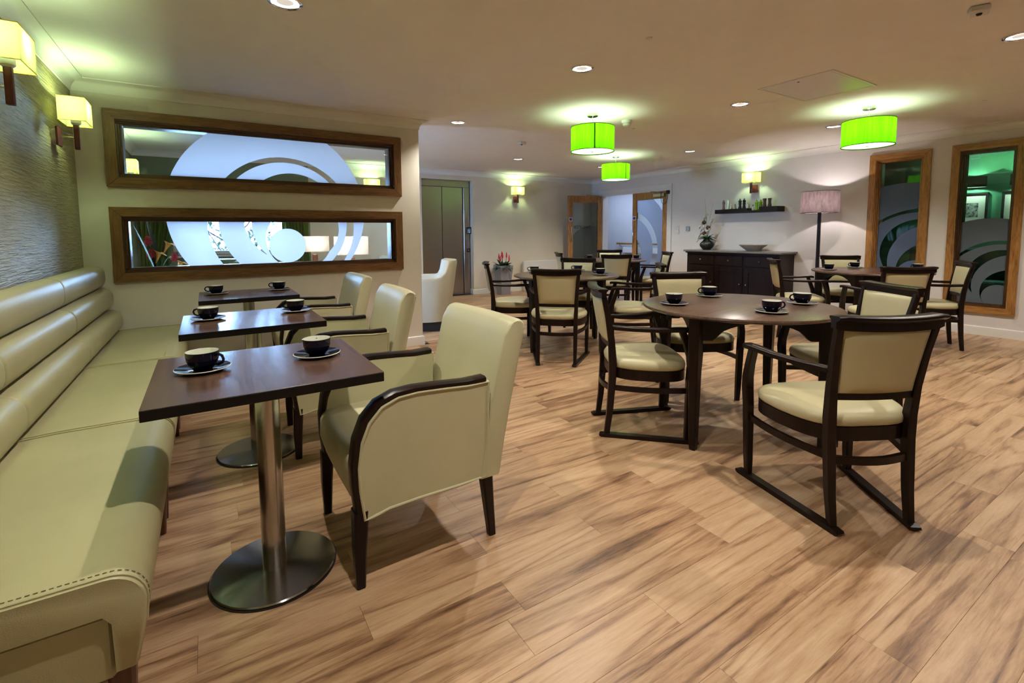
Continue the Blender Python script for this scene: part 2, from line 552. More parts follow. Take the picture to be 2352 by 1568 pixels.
W1 = (-.551, 1.648, 1.648, 2.093)      # glass openings in the partition
W2 = (-.551, 1.648, .902, 1.346)
WB = (2.332, 2.820, .36, 2.094)         # slots in the right wall (Y range)
WC = (1.529, 1.996, .325, 2.095)
LIFT = (3.33, 4.372, 0, 2.19)
DAY = (-.40, 1.08, .90, 1.93)
ADDED_WIN = (5.20, 6.20, .12, 1.92)  # opening for an added window that brightens the lounge
DOOR = (6.16, 7.97, 0, 2.01)
tag(wall('wall_left', 'X', XL, -.15, YN, YP + PT / 2, 0, CEIL, [], M['wallpaper']), 'olive gold ribbed wallpaper wall behind the sofa')
wall('wall_lounge_left', 'X', XL, -.15, YP + PT / 2, YF, 0, CEIL, [ADDED_WIN], M['green_paint'])
tag(wall('wall_partition', 'Y', YP, PT, XL, PX1, 0, CEIL, [W1, W2], M['paint']), 'cream partition wall with two long slot windows')
wall('wall_lounge_far', 'Y', YF, .25, XL, 1.42, 0, CEIL, [DAY], M['green_paint'])
tag(wall('wall_far', 'Y', YF, .25, 1.42, XR + .15, 0, CEIL, [LIFT], M['beige']), 'beige far wall with the lift')
tag(wall('wall_right', 'X', XR, .15, YN, YF, 0, CEIL, [WB, WC, DOOR], M['paint_pale']), 'pale right wall with sideboard and slot windows')
wall('wall_near', 'Y', YN, -.15, XL, XR + .15, 0, CEIL, [], M['paint'])
# neighbouring rooms
wall('wall_corridor_far', 'X', 9.15, .1, 4.5, YE, 0, CEIL, [], M['corridor'])
wall('wall_corridor_end', 'Y', YE - .1, .1, XR + .15, 9.15, 0, CEIL, [], M['corridor'])
wall('wall_corridor_near', 'Y', 4.5, .1, XR + .15, 9.25, 0, CEIL, [], M['corridor'])
wall('wall_corridor_side', 'X', XR + .15, .1, YF + .25, YE, 0, CEIL, [], M['corridor'])
wall('wall_snug_far', 'X', 10.2, .1, .3, 4.4, 0, CEIL, [], M['dark_green'])
wall('wall_snug_left', 'Y', 4.3, .1, XR + .15, 10.2, 0, CEIL, [], M['dark_green'])
wall('wall_snug_right', 'Y', .3, -.1, XR + .15, 10.2, 0, CEIL, [], M['dark_green'])
wall('wall_lift_shaft', 'Y', YF + .45, .1, 2.9, 4.9, 0, CEIL, [], M['edge'])

def offset_path(path, d, closed):
    n = len(path)
    out = []
    for i in range(n):
        p = Vector(path[i])
        a = Vector(path[i - 1]) if (i or closed) else None
        b = Vector(path[(i + 1) % n]) if (i < n - 1 or closed) else None
        nn = []
        for s, e in ((a, p), (p, b)):
            if s is None or e is None: continue
            t = (e - s).normalized()
            nn.append(Vector((-t.y, t.x)))
        if len(nn) == 2:
            h = (nn[0] + nn[1]).normalized()
            out.append(p + h * (d / max(.2, h.dot(nn[0]))))
        else:
            out.append(p + nn[0] * d)
    return out
def moulding(name, path, prof, z, mat, closed=False):
    mb = MB()
    loops = [[(q.x, q.y, z + dz) for q in offset_path(path, d, closed)] for d, dz in prof]
    loops = list(zip(*loops))
    mb.loft([list(l) for l in loops], True, True, True, wrap=closed)
    o = mb.build(name, mat, None, 30)
    o['kind'] = 'structure'
    return o
cov = [(0, -.088), (.007, -.088), (.007, -.084)] + [(.084 - .077 * math.cos(a), -.084 + .077 * math.sin(a)) for a in [R(x) for x in (12, 28, 45, 62, 78, 90)]] + [(.090, -.007), (.090, 0), (0, 0)]
moulding('trim_1', [(XL, YN), (XR, YN), (XR, YF), (XL, YF), (XL, YP + PT), (PX1, YP + PT), (PX1, YP), (XL, YP)], cov, CEIL, M['coving'], True)
skp = [(0, 0), (.016, 0), (.016, .082), (.013, .094), (.006, .100), (0, .100)]
moulding('baseboard_partition', [(PX1, YP + PT), (PX1, YP), (XL, YP)], skp, 0, M['white'])
moulding('baseboard_left', [(XL, YP), (XL, YN)], skp, 0, M['white'])
moulding('baseboard_right', [(XR, YN), (XR, DOOR[0] - .09)], skp, 0, M['white'])
moulding('baseboard_corner', [(XR, DOOR[1] + .09), (XR, YF), (LIFT[1], YF)], skp, 0, M['white'])
moulding('baseboard_lift_reveal', [(LIFT[1], YF), (LIFT[1], YF + .13)], skp, 0, M['white'])
moulding('baseboard_far', [(LIFT[0], YF), (XL, YF), (XL, ADDED_WIN[1] + .02)], skp, 0, M['white'])

# floor planks: oak vinyl strips laid along X
def planks():
    PW, PL, G = .152, .9144, .0004
    cam = Vector((0, 0, 1.2))
    yaw = R(32.3256)
    fw, rt = Vector((math.sin(yaw), math.cos(yaw), 0)), Vector((math.cos(yaw), -math.sin(yaw), 0))
    items = []
    j = 0
    y = YN
    while y < YF - 1e-4:
        y1 = min(y + PW, YF)
        off = (j * .37 + (j % 5) * .111) % 1
        x = XL - off * PL
        xmin = XL if y1 <= YP + .08 else 2.0
        while x < XR:
            a, b = max(x, xmin), min(x + PL, XR)
            if b - a > .03:
                c = Vector(((a + b) / 2, (y + y1) / 2, 0)) - cam
                dep = c.dot(fw)
                lat = c.dot(rt)
                sc = 0
                if dep > .4 and abs(lat / dep) < 1.3:
                    sc = (b - a) * (y1 - y) / dep ** 3
                    if dep < 1.05: sc *= .2
                    if b < .1 and y1 < 4.9: sc *= .05
                items.append((sc, a, b, y, y1))
            x += PL
        y = y1
        j += 1
    items.sort(reverse=True)
    cache = {}
    rest = MB()
    for k, (sc, a, b, y0, y1) in enumerate(items):
        l, w = round(b - a - G, 5), round(y1 - y0 - G, 5)
        if k < 295 and sc > 0:
            if (l, w) not in cache:
                cache[(l, w)] = MB().rbox(-l / 2, l / 2, -w / 2, w / 2, -.004, 0, .0005).mesh('plank', 0)
                cache[(l, w)].materials.append(M['plank'])
            o = bpy.data.objects.new('plank', cache[(l, w)])
            C.objects.link(o)
            o.parent = floor
            o.location = ((a + b) / 2, (y0 + y1) / 2, 0)
        else:
            rest.box(a + G / 2, b - G / 2, y0 + G / 2, y1 - G / 2, -.004, 0)
    o = rest.build('plank_field', M['plank'], floor, 0)
    o['kind'] = 'stuff'
planks()
MB().rbox(XL, 1.985, YP + PT, YF, -.004, .004, .001).build('carpet', M['carpet'], floor, 0, 'rust coloured lounge carpet')
MB().rbox(1.965, 2.005, YP + .05, YF, -.004, .006, .002).build('threshold_strip', M['steel'], floor, 0)
MB().box(XR + .001, 9.15, 4.6, YE - .1, -.004, 0).build('corridor_floor', M['carpet'], floor, 0)
MB().box(XR + .001, 10.2, .3, 4.3, -.004, 0).build('snug_floor', M['leafd'], floor, 0)

# ---- glazed slots -------------------------------------------------------
def slot_window(name, axis, face, hole, fw_, depth, mats, pane, label, out=-1):
    """mitred oak architrave standing proud of the wall, lining, beads and a printed pane"""
    u0, u1, z0, z1 = hole
    w = struct(name, label)
    P = (lambda u, z, d: (face - out * d, u, z)) if axis == 'X' else (lambda u, z, d: (u, face - out * d, z))
    # d<0 towards the dining room
    mh, mv, bh, bv = mats
    O = (u0 - fw_, u1 + fw_, z0 - fw_, z1 + fw_)
    quads = [([(O[0], O[2]), (O[1], O[2]), (u1, z0), (u0, z0)], mh), ([(O[0], O[3]), (O[1], O[3]), (u1, z1), (u0, z1)], mh),
             ([(O[0], O[2]), (O[0], O[3]), (u0, z1), (u0, z0)], mv), ([(O[1], O[2]), (O[1], O[3]), (u1, z1), (u1, z0)], mv)]
    for q, m in quads:
        cx = sum(p[0] for p in q) / 4
        cz = sum(p[1] for p in q) / 4
        sh = [(p[0] + (cx - p[0]) * .0015, p[1] + (cz - p[1]) * .0015) for p in q]
        MB().prism(sh, P, -.024, 0).build('frame_board', m, w, 0)
    # lining boards and two stepped beads each side
    bead = [(.0, .012, -.012, .15), (.012, .024, .006, .15), (.024, .036, .028, .047), (.024, .036, .054, .15)]
    for (a, b, c, d, m) in ((u0, u1, z0, 1, bh), (u0, u1, z1, -1, bh)):
        mb = MB()
        for k0, k1, d0, d1 in bead:
            za, zb = sorted((c + d * k0, c + d * k1))
            mb.prism([(a, za), (b, za), (b, zb), (a, zb)], P, d0, d1)
        mb.build('glazing_bead', m, w, 0)
    for (u, d) in ((u0, 1), (u1, -1)):
        mb = MB()
        for k0, k1, d0, d1 in bead:
            ua, ub = sorted((u + d * k0, u + d * k1))
            mb.prism([(ua, z0 + .036), (ub, z0 + .036), (ub, z1 - .036), (ua, z1 - .036)], P, d0, d1)
        mb.build('glazing_bead', bv, w, 0)
    MB().prism([(u0 + .02, z0 + .02), (u1 - .02, z0 + .02), (u1 - .02, z1 - .02), (u0 + .02, z1 - .02)], P, .050, .0505).build('pane', pane, w, 0, 'glass pane with frosted swirl film')
    return w
def grow(h, g): return (h[0] - g, h[1] + g, h[2] - g, h[3] + g)
slot_window('window_1', 'Y', YP, W1, .074, .15, (M['oak_x'], M['oak_z'], M['oakd_x'], M['oakd_z']), M['film_part'], 'upper long oak framed slot window in the partition')
slot_window('window_2', 'Y', YP, W2, .074, .15, (M['oak_x'], M['oak_z'], M['oakd_x'], M['oakd_z']), M['film_part'], 'lower long oak framed slot window in the partition')
slot_window('window_3', 'X', XR, WB, .074, .15, (M['oakr_y'], M['oakr_z'], M['oakr_y'], M['oakr_z']), M['film_b'], 'narrow upright oak window nearer the floor lamp')
slot_window('window_4', 'X', XR, WC, .074, .15, (M['oakr_y'], M['oakr_z'], M['oakd_x'], M['oakd_z']), M['film_c'], 'upright oak window at the right edge looking into a green room')

# daylight window of the lounge
w5 = struct('window_5', 'white framed daylight window of the lounge')
for (a, b, c, d) in ((DAY[0], DAY[1], DAY[2], DAY[2] + .06), (DAY[0], DAY[1], DAY[3] - .06, DAY[3]), (DAY[0], DAY[0] + .06, DAY[2], DAY[3]), (DAY[1] - .06, DAY[1], DAY[2], DAY[3]), (.40, .46, DAY[2], DAY[3])):
    MB().rbox(a, b, YF + .08, YF + .14, c, d, .006).build('sash_bar', M['white'], w5, 0)
MB().box(DAY[0] + .05, DAY[1] - .05, YF + .108, YF + .112, DAY[2] + .05, DAY[3] - .05).build('pane', M['glass'], w5, 0)
MB().rbox(DAY[0] - .06, DAY[1] + .06, YF - .06, YF + .08, DAY[2] - .03, DAY[2], .008).build('window_sill', M['white'], w5, 0)
pl = light('window_portal', 'AREA', ((DAY[0] + DAY[1]) / 2, YF + .2, (DAY[2] + DAY[3]) / 2), 1, (1, 1, 1), None, shape='RECTANGLE', size=DAY[1] - DAY[0], size_y=DAY[3] - DAY[2])
pl.rotation_euler = (R(-90), 0, 0)
pl.data.cycles.is_portal = True
w6 = struct('added_window_6', 'white framed tall window added in the left lounge wall for more daylight')  # added window, lets extra daylight into the lounge
for (a, b, c, d) in ((ADDED_WIN[0], ADDED_WIN[1], ADDED_WIN[2], ADDED_WIN[2] + .07), (ADDED_WIN[0], ADDED_WIN[1], ADDED_WIN[3] - .07, ADDED_WIN[3]), (ADDED_WIN[0], ADDED_WIN[0] + .07, ADDED_WIN[2], ADDED_WIN[3]), (ADDED_WIN[1] - .07, ADDED_WIN[1], ADDED_WIN[2], ADDED_WIN[3]), (5.68, 5.72, ADDED_WIN[2], ADDED_WIN[3])):
    MB().rbox(XL - .10, XL - .04, a, b, c, d, .006).build('sash_bar', M['white'], w6, 0)
MB().box(XL - .072, XL - .068, ADDED_WIN[0] + .05, ADDED_WIN[1] - .05, ADDED_WIN[2] + .05, ADDED_WIN[3] - .05).build('pane', M['glass'], w6, 0)
pl = light('window_portal', 'AREA', (XL - .14, (ADDED_WIN[0] + ADDED_WIN[1]) / 2, (ADDED_WIN[2] + ADDED_WIN[3]) / 2), 1, (1, 1, 1), None, shape='RECTANGLE', size=ADDED_WIN[3] - ADDED_WIN[2], size_y=ADDED_WIN[1] - ADDED_WIN[0])
pl.rotation_euler = (0, R(-90), 0)
pl.data.cycles.is_portal = True

# ---- lift --------------------------------------------------------------
ld = struct('door_1', 'brushed steel lift doors')
yl = YF + .15
MB().box(3.36, 3.785, yl, yl + .03, .005, 2.065).build('door_leaf', M['lift'], ld, 0)
MB().box(3.792, 4.215, yl - .012, yl + .018, .005, 2.065).build('door_leaf', M['lift'], ld, 0)
MB().rbox(LIFT[0], LIFT[1] - .02, yl - .04, yl + .05, 2.07, 2.19, .004).build('header', M['lift'], ld, 0)
MB().rbox(4.225, LIFT[1] - .02, yl - .04, yl + .05, 0, 2.068, .004).build('jamb', M['lift'], ld, 0)
MB().box(3.33, 4.3, yl - .03, yl + .04, 0, .004).build('sill_plate', M['steel'], ld, 0)
kp = thing('door_keypad', 'black keypad on the lift door jamb', 'keypad', (4.325, yl - .04, 1.225))
MB().rbox(-.045, .06, -.03, 0, -.045, .085, .006).build('housing', M['black'], kp, 0)
for i in range(3):
    for j in range(4):
        MB().rbox(-.022 + i * .022 - .007, -.022 + i * .022 + .007, -.033, -.03, -.02 + j * .022 - .007, -.02 + j * .022 + .007, .001).build('key', M['steel'], kp, 0)
cp = thing('lift_call_button', 'small square steel lift call button under the keypad', 'button', (4.315, yl - .04, .86))
MB().rbox(-.035, .035, -.006, 0, -.035, .035, .004).build('plate', M['black'], cp, 0)
MB().lathe([(.0, 0), (.018, 0), (.018, .004), (0, .004)], 16).xf(Matrix.Translation((0, -.006, 0)) @ Matrix.Rotation(R(90), 4, 'X')).build('button', M['steel'], cp)

# ---- double door into the corridor -------------------------------------
fr = struct('trim_2', 'white architrave around the double doorway')
for a, b, c, d in ((DOOR[0] - .085, DOOR[0], 0, DOOR[3] + .085), (DOOR[1], DOOR[1] + .085, 0, DOOR[3] + .085), (DOOR[0], DOOR[1], DOOR[3], DOOR[3] + .085)):
    MB().rbox(XR - .018, XR, a, b, c, d, .004).build('architrave_board', M['white'], fr, 0)
for a, b, c, d in ((DOOR[0], DOOR[0] + .03, 0, DOOR[3]), (DOOR[1] - .03, DOOR[1], 0, DOOR[3]), (DOOR[0] + .03, DOOR[1] - .03, DOOR[3] - .03, DOOR[3])):
    MB().box(XR - .002, XR + .155, a, b, c, d).build('lining_board', M['white'], fr, 0)

def door_leaf(name, label, loc, rz, w, pane, text=False):
    d = struct(name, label, loc)
    d.rotation_euler = (0, 0, rz)
    h, t = 1.97, .044
    MB().rbox(0, .11, -t / 2, t / 2, .008, h, .003).build('stile', M['oakr_z'], d, 0)
    MB().rbox(w - .11, w, -t / 2, t / 2, .008, h, .003).build('stile', M['oakr_z'], d, 0)
    MB().rbox(.11, w - .11, -t / 2, t / 2, h - .14, h, .003).build('rail', M['oakr_z'], d, 0)
    MB().rbox(.11, w - .11, -t / 2, t / 2, .008, .22, .003).build('rail', M['oakr_z'], d, 0)
    MB().box(.105, w - .105, -.003, .003, .215, h - .135).build('pane', pane, d, 0)
    for s in (-1, 1):
        y = s * (t / 2 + .035)
        pth = [(w - .05, s * t / 2, 1.0), (w - .05, y - s * .01, 1.0), (w - .05, y, 1.02), (w - .05, y, 1.28), (w - .05, y - s * .01, 1.30), (w - .05, s * t / 2, 1.30)]
        MB().tube(pth, .010, 8, up=(1, 0, .01)).build('pull_handle', M['steel'], d)
        k = MB().rbox(w - .09, w - .015, s * t / 2 - .0005, s * t / 2 + .0005 + s * .001, 1.43, 1.51, .0002).build('notice', M['white'], d, 0, 'small blue and white door notice')
        m = Matrix.Translation((w - .0525, s * (t / 2 + .0018), 1.47)) @ Matrix.Rotation(R(90), 4, 'X')
        MB().lathe([(0, -.0008), (.032, -.0008), (.032, .0008), (0, .0008)], 24).xf(m).build('notice_disc', M['notice'], k, 0)
    return d
M['notice'] = plain('blue_notice_print', (.015, .03, .32), .4)
# left leaf swings wide open into the room, against the far wall
dl = door_leaf('door_2', 'open oak door with RESTAURANT lettered on its glass', (XR - .045, DOOR[1] - .035, 0), R(180 - 7), .86, M['film_e'])
dr = door_leaf('door_3', 'closed oak door with frosted rings on its glass', (XR + .03, DOOR[0] + .035, 0), R(91.5), .86, M['film_d'])
def lettering():
    cu = bpy.data.curves.new('lettering', 'FONT')
    cu.body = 'RESTAURANT'
    cu.size = .088
    cu.align_x = 'CENTER'
    cu.extrude = .0006
    tmp = bpy.data.objects.new('tmp', cu)
    C.objects.link(tmp)
    dg = bpy.context.evaluated_depsgraph_get()
    me = bpy.data.meshes.new_from_object(tmp.evaluated_get(dg))
    bpy.data.objects.remove(tmp)
    o = bpy.data.objects.new('lettering', me)
    C.objects.link(o)
    me.materials.clear()
    me.materials.append(M['black'])
    o.parent = dl
    # leaf local +X points away from the hinge; camera side is local +Y
    o.matrix_local = Matrix.Translation((.50, .0042, 1.27)) @ Matrix.Rotation(PI, 4, 'Z') @ Matrix.Rotation(R(90), 4, 'X') @ Matrix.Diagonal((.80, 1.12, 1, 1))
    o['label'] = 'RESTAURANT in black capitals'
lettering()
def closer(parent, side, x):
    MB().rbox(x, x + .26, side * .022 if side > 0 else -.022 - .055, side * .022 + .055 if side > 0 else -.022, 1.86, 1.925, .008).build('door_closer', M['steel'], parent, 0)
closer(dr, 1, .04)
MB().rbox(.10, .12, .03, .36, 1.935, 1.95, .002).build('closer_arm', M['steel'], dr, 0)
MB().rbox(.06, .40, .0, .02, 1.975, 1.99, .002).build('closer_arm', M['steel'], dl, 0)
pg = thing('hold_open_plug', 'black plug and looped cable beside the closed door', 'plug', (XR - .018, DOOR[0] - .02, 1.93))
MB().rbox(-.05, 0, -.03, .03, -.03, .04, .008).build('plug_body', M['black'], pg, 0)
MB().tube([(-.03, 0, -.03), (-.035, .0, -.12), (-.04, .03, -.19), (-.045, .08, -.22), (-.045, .13, -.18), (-.045, .15, -.09), (-.045, .15, .0)], .005, 6, up=(1, 0, .1)).build('cable', M['black'], pg)

# corridor fittings
hr = thing('handrail', 'pale wooden corridor handrail seen through the doorway', 'handrail', (9.15, 0, 0))
MB().tube([(-.08, 9.2, .90), (-.08, 9.12, .90), (-.08, 5.2, .90)], .022, 12).build('rail', M['oakr_y'], hr)
for y in (9.1, 8.2, 7.2, 6.2):
    MB().tube([(0, y, .83), (-.06, y, .83), (-.08, y, .88)], .009, 8, up=(0, 1, .01)).build('bracket', M['steel'], hr)
bp_ = MB().rbox(9.08, 9.15, 5.0, 9.0, .66, .80, .01).build('bumper_rail', M['white'], None, 0)
tag(bp_, 'white wall protection rail under the corridor handrail', 'rail')
bs = thing('light_switch', 'white light switch on the blue corridor wall', 'switch', (9.15, 8.74, 1.28))
MB().rbox(-.01, 0, -.045, .045, -.045, .045, .003).build('plate', M['plastic'], bs, 0)
MB().rbox(-.016, -.01, -.012, .012, -.02, .02, .002).build('rocker', M['plastic'], bs, 0)
light('corridor_light', 'AREA', (8.35, 8.0, CEIL - .03), 34, (.52, .68, 1.0), None, shape='RECTANGLE', size=.5, size_y=3.0)
cl = MB().rbox(8.10, 8.60, 6.5, 9.5, CEIL - .02, CEIL, .004).build('corridor_light_panel', emit('lit_corridor_panel', (.55, .7, 1), 3), None, 0)
tag(cl, 'long white light panel on the corridor ceiling', 'light panel')

# ------------------------------------------------------------------ lamps
def downlight(x, y, label, power=SPOT_W, col=SPOT_COL):
    d = thing('downlight', label, 'downlight', (x, y, CEIL), 0, 'recessed ceiling downlights')
    n = 28
    MB().lathe([(.082, 0), (.082, -.005), (.074, -.009), (.066, -.006), (.064, 0)], n, cap0=False, cap1=False).build('rim', M['chrome'], d)
    MB().lathe([(.064, -.002), (.040, -.0012)], n, cap0=False, cap1=False).build('reflector', M['glow'], d)
    MB().lathe([(.040, -.0012), (.0, -.0012)], n, cap0=False, cap1=False).build('lens', M['lens'], d)
    l = light('downlight_beam', 'SPOT', (0, 0, -.02), power, col, d, spot_size=R(130), spot_blend=.75, shadow_soft_size=.02)
    return d
M['lens'] = emit('downlight_lens', (1, .9, .82), .55)
for x, y, lb in ((.394, 2.735, 'round downlight cut by the top edge above the square tables'), (2.32, 2.715, 'largest round downlight, in the middle of the ceiling'),
                 (2.303, 4.683, 'round downlight beside the end of the partition'), (4.202, 2.705, 'round downlight left of the ceiling hatch'),
                 (4.238, 6.494, 'round downlight in front of the lift wall sconce'), (6.0, 4.625, 'round downlight above the shelf and sideboard'),
                 (6.043, 6.524, 'small downlight beside the farthest green pendant'), (6.0, 2.722, 'round downlight just left of the right green pendant'),
                 (4.207, .896, 'round downlight cut by the right edge of the picture')):
    downlight(x, y, lb)
for x, y, lb in ((.394, .896, 'round downlight above the near end of the sofa, outside the picture'), (2.31, .896, 'round downlight above the right foreground armchair, outside the picture'), (6.0, .896, 'round downlight above the right end of the right wall, outside the picture')):
    downlight(x, y, lb)
downlight(.394, -1.0, 'weak fill downlight added behind the camera, sofa side', SPOT_W * .35)  # added fill lamp out of view, lifts the near sofa end
downlight(2.31, -1.0, 'weak fill downlight added behind the camera, middle of the room', SPOT_W * .35)  # second added fill lamp, also out of view
downlight(2.35, 7.10, 'round downlight of the lounge seen through the upper slot window', 40)
downlight(.39, 6.5, 'round downlight on the lounge ceiling behind the frosted film', 40)

def pendant(loc, label, seam):
    p = thing('pendant_lamp', label, 'pendant lamp', loc, 0, 'lime green drum pendants')
    zt, zb, r = -.13, -.365, .212
    MB().lathe([(0, 0), (.055, 0), (.055, -.022), (.048, -.028), (0, -.028)], 24).build('ceiling_rose', M['chrome'], p)
    MB().tube([(0, 0, -.028), (.004, .002, -.08), (0, 0, -.13)], .004, 6, up=(0, 1, 0)).build('cable', M['plastic'], p)
    sh = MB().lathe([(r, zb), (r, zt)], 64, cap0=False, cap1=False).build('drum_shade', M['lime'], p)
    for z in (zb, zt):
        MB().tube([(r * math.cos(2 * PI * j / 48), r * math.sin(2 * PI * j / 48), z) for j in range(48)], .003, 6, closed=True).build('rim_wire', M['lime_band'], sh)
    a0 = R(seam)
    MB().loft([[((r + .002) * math.cos(a0 + k * .03), (r + .002) * math.sin(a0 + k * .03), z) for k in range(3)] for z in (zb, zt)], False, False, False).build('seam', M['lime_band'], sh)
    df = MB().lathe([(0, zb + .006), (r - .004, zb + .006)], 48, cap0=False, cap1=False).build('diffuser', M['diffuser'], p)
    MB().lathe([(0, -.004), (.018, -.004), (.018, .004), (0, .004)], 16, (0, 0, zb)).build('finial', M['chrome'], df)
    for k in range(3):
        a = k * 2 * PI / 3
        MB().tube([(0, 0, zt - .01), (r * math.cos(a), r * math.sin(a), zt - .004)], .0025, 6).build('spoke', M['chrome'], p)
    MB().sphere((0, 0, -.25), .035, 14, 10).build('bulb', M['bulb'], p)
    light('pendant_glow', 'POINT', (0, 0, -.215), 17, (.86, 1.0, .76), p, shadow_soft_size=.05)
    return p
pendant((3.287, 3.684, CEIL), 'lime green drum pendant with a dark seam over the left round table', 232)
pendant((5.37, 5.487, CEIL), 'smallest lime green drum pendant, above the table by the door', 268)
pendant((5.36, 2.13, CEIL), 'lime green drum pendant hanging before the right wall', 60)

def sconce(loc, rz, label, power=25.0):
    # local +Y points out of the wall
    s = thing('wall_sconce', label, 'wall lamp', loc, rz, 'square shaded wall sconces')
    MB().lathe([(0, 0), (.05, 0), (.05, .022), (0, .022)], 24).xf(Matrix.Rotation(R(-90), 4, 'X')).build('back_box', M['white'], s)
    MB().rbox(-.055, .055, .022, .034, -.06, .06, .003).build('plate', M['mahog'], s, 0)
    MB().tube([(0, .034, 0), (0, .106, 0)], .006, 10).build('arm', M['chrome'], s)
    MB().rbox(-.014, .014, .104, .132, -.075, .085, .003).build('stem', M['mahog'], s, 0)
    MB().lathe([(0, .083), (.016, .083), (.026, .094), (.026, .120), (.018, .140), (0, .140)], 16, (0, .118, 0)).build('lamp_holder', M['plastic'], s)
    a, y0, y1, z0, z1, t = .118, .050, .185, .093, .243, .002
    mb = MB()
    mb.loft([[(-a, y0, z), (a, y0, z), (a, y1, z), (-a, y1, z)] for z in (z0, z1)], True, False, False)
    sh = mb.build('shade', M['sconce_shade'], s, 0)
    for z in (z0, z1):
        MB().tube([(-a, y0, z), (a, y0, z), (a, y1, z), (-a, y1, z)], .002, 6, closed=True).build('edge_trim', M['sconce_trim'], sh)
    MB().sphere((0, .118, .175), .024, 14, 10).build('bulb', M['bulb'], s)
    light('sconce_glow', 'POINT', (0, .118, .18), power, (.70, 1.0, .48), s, shadow_soft_size=.03)
    return s
M['sconce_trim'] = translucent('yellow_trim', (.7, .5, .05), (.8, .6, .05), .5)
sconce((XL, 2.955, 1.837), R(-90), 'wall sconce cut by the left edge above the sofa')
sconce((XL, 4.25, 1.837), R(-90), 'wall sconce on gold wallpaper beside the partition corner')
sconce((XL, 1.66, 1.837), R(-90), 'wall sconce above the near end of the sofa, outside the picture')
sconce((5.33, YF, 1.865), R(180), 'wall sconce on the far wall between lift and open door')
sconce((XR, 4.46, 1.865), R(90), 'wall sconce above the shelf of pepper mills')
sconce((2.40, YF, 1.865), R(180), 'wall sconce seen through the right end of the upper slot window')
sconce((XL, 6.95, 1.80), R(-90), 'wall sconce on the green lounge wall at left of the upper slot window')

def floor_lamp():
    l = thing('floor_lamp', 'tall floor lamp with mauve drum shade and dark wood pole', 'floor lamp', (7.02, 3.31, 0))
    MB().lathe([(0, 0), (.15, 0), (.15, .018), (.14, .024), (.03, .03), (0, .03)], 36).build('base', M['dark'], l)
    MB().rects([(0, 0, .03, .020, .020), (0, 0, 1.44, .018, .018)]).build('pole', M['dark'], l, 0)
    MB().lathe([(0, 1.40), (.012, 1.40), (.012, 1.47), (0, 1.47)], 12).build('neck', M['chrome'], l)
    sh = MB().lathe([(.228, 1.435), (.222, 1.72)], 48, cap0=False, cap1=False).build('shade', M['mauve_shade'], l)
    for r, z in ((.228, 1.435), (.222, 1.72)):
        MB().tube([(r * math.cos(2 * PI * j / 40), r * math.sin(2 * PI * j / 40), z) for j in range(40)], .003, 6, closed=True).build('rim_wire', M['dark'], sh)
    MB().sphere((0, 0, 1.56), .03, 14, 10).build('bulb', M['bulb2'], l)
    light('floor_lamp_glow', 'POINT', (0, 0, 1.575), 46, (1, .88, .86), l, shadow_soft_size=.03)
M['bulb2'] = emit('lit_warm_bulb', (1, .88, .78), 10)
floor_lamp()

# ---- ceiling fittings ---------------------------------------------------
h = thing('ceiling_hatch', 'square white access hatch in the ceiling', 'hatch', (4.25, 2.07, CEIL))
for a, b, c, d in ((-.36, .36, -.285, -.262), (-.36, .36, .262, .285), (-.36, -.337, -.262, .262), (.337, .36, -.262, .262)):
    MB().rbox(a, b, c, d, -.006, 0, .002).build('hatch_frame', M['white'], h, 0)
MB().rbox(-.333, .333, -.258, .258, -.004, 0, .001).build('hatch_panel', M['white'], h, 0)
MB().lathe([(0, 0), (.008, 0), (.008, -.006), (0, -.006)], 12, (-.28, .0, 0)).build('lock', M['black'], h)
s = thing('smoke_detector', 'white round smoke detector beside the green pendant', 'smoke detector', (3.788, 3.712, CEIL))
MB().lathe([(0, 0), (.055, 0), (.055, -.018), (.048, -.026), (0, -.026)], 28).build('base', M['plastic'], s)
MB().lathe([(0, -.026), (.038, -.026), (.044, -.036), (.040, -.052), (.028, -.060), (0, -.060)], 28).build('sensor_head', M['plastic'], s)
for x, y, rz, lb in ((3.489, .907, 20, 'grey box sensor on the ceiling at the top right'), (3.492, 5.266, 10, 'small box sensor on the ceiling before the lift')):
    p = thing('motion_sensor', lb, 'sensor', (x, y, CEIL), R(rz), 'box sensors on the ceiling')
    MB().rbox(-.045, .045, -.04, .04, -.032, 0, .006).build('housing', M['plastic'], p, 0)
    MB().lathe([(0, 0), (.014, 0), (.010, -.008), (0, -.010)], 16, (0, 0, -.032)).build('lens', M['black'], p)
for x, y, lb in ((2.31, 2.09, 'tiny round sprinkler cap on the ceiling nearer the camera'), (4.135, 3.951, 'tiny round sprinkler cap by the smoke detector'), (5.996, 1.479, 'tiny round sprinkler cap right of the right pendant')):
    o = MB().lathe([(0, 0), (.020, 0), (.018, -.005), (0, -.006)], 20).build('sprinkler_cap', M['plastic'], None)
    o.location = (x, y, CEIL)
    tag(o, lb, 'sprinkler cap', 'round caps on the ceiling')

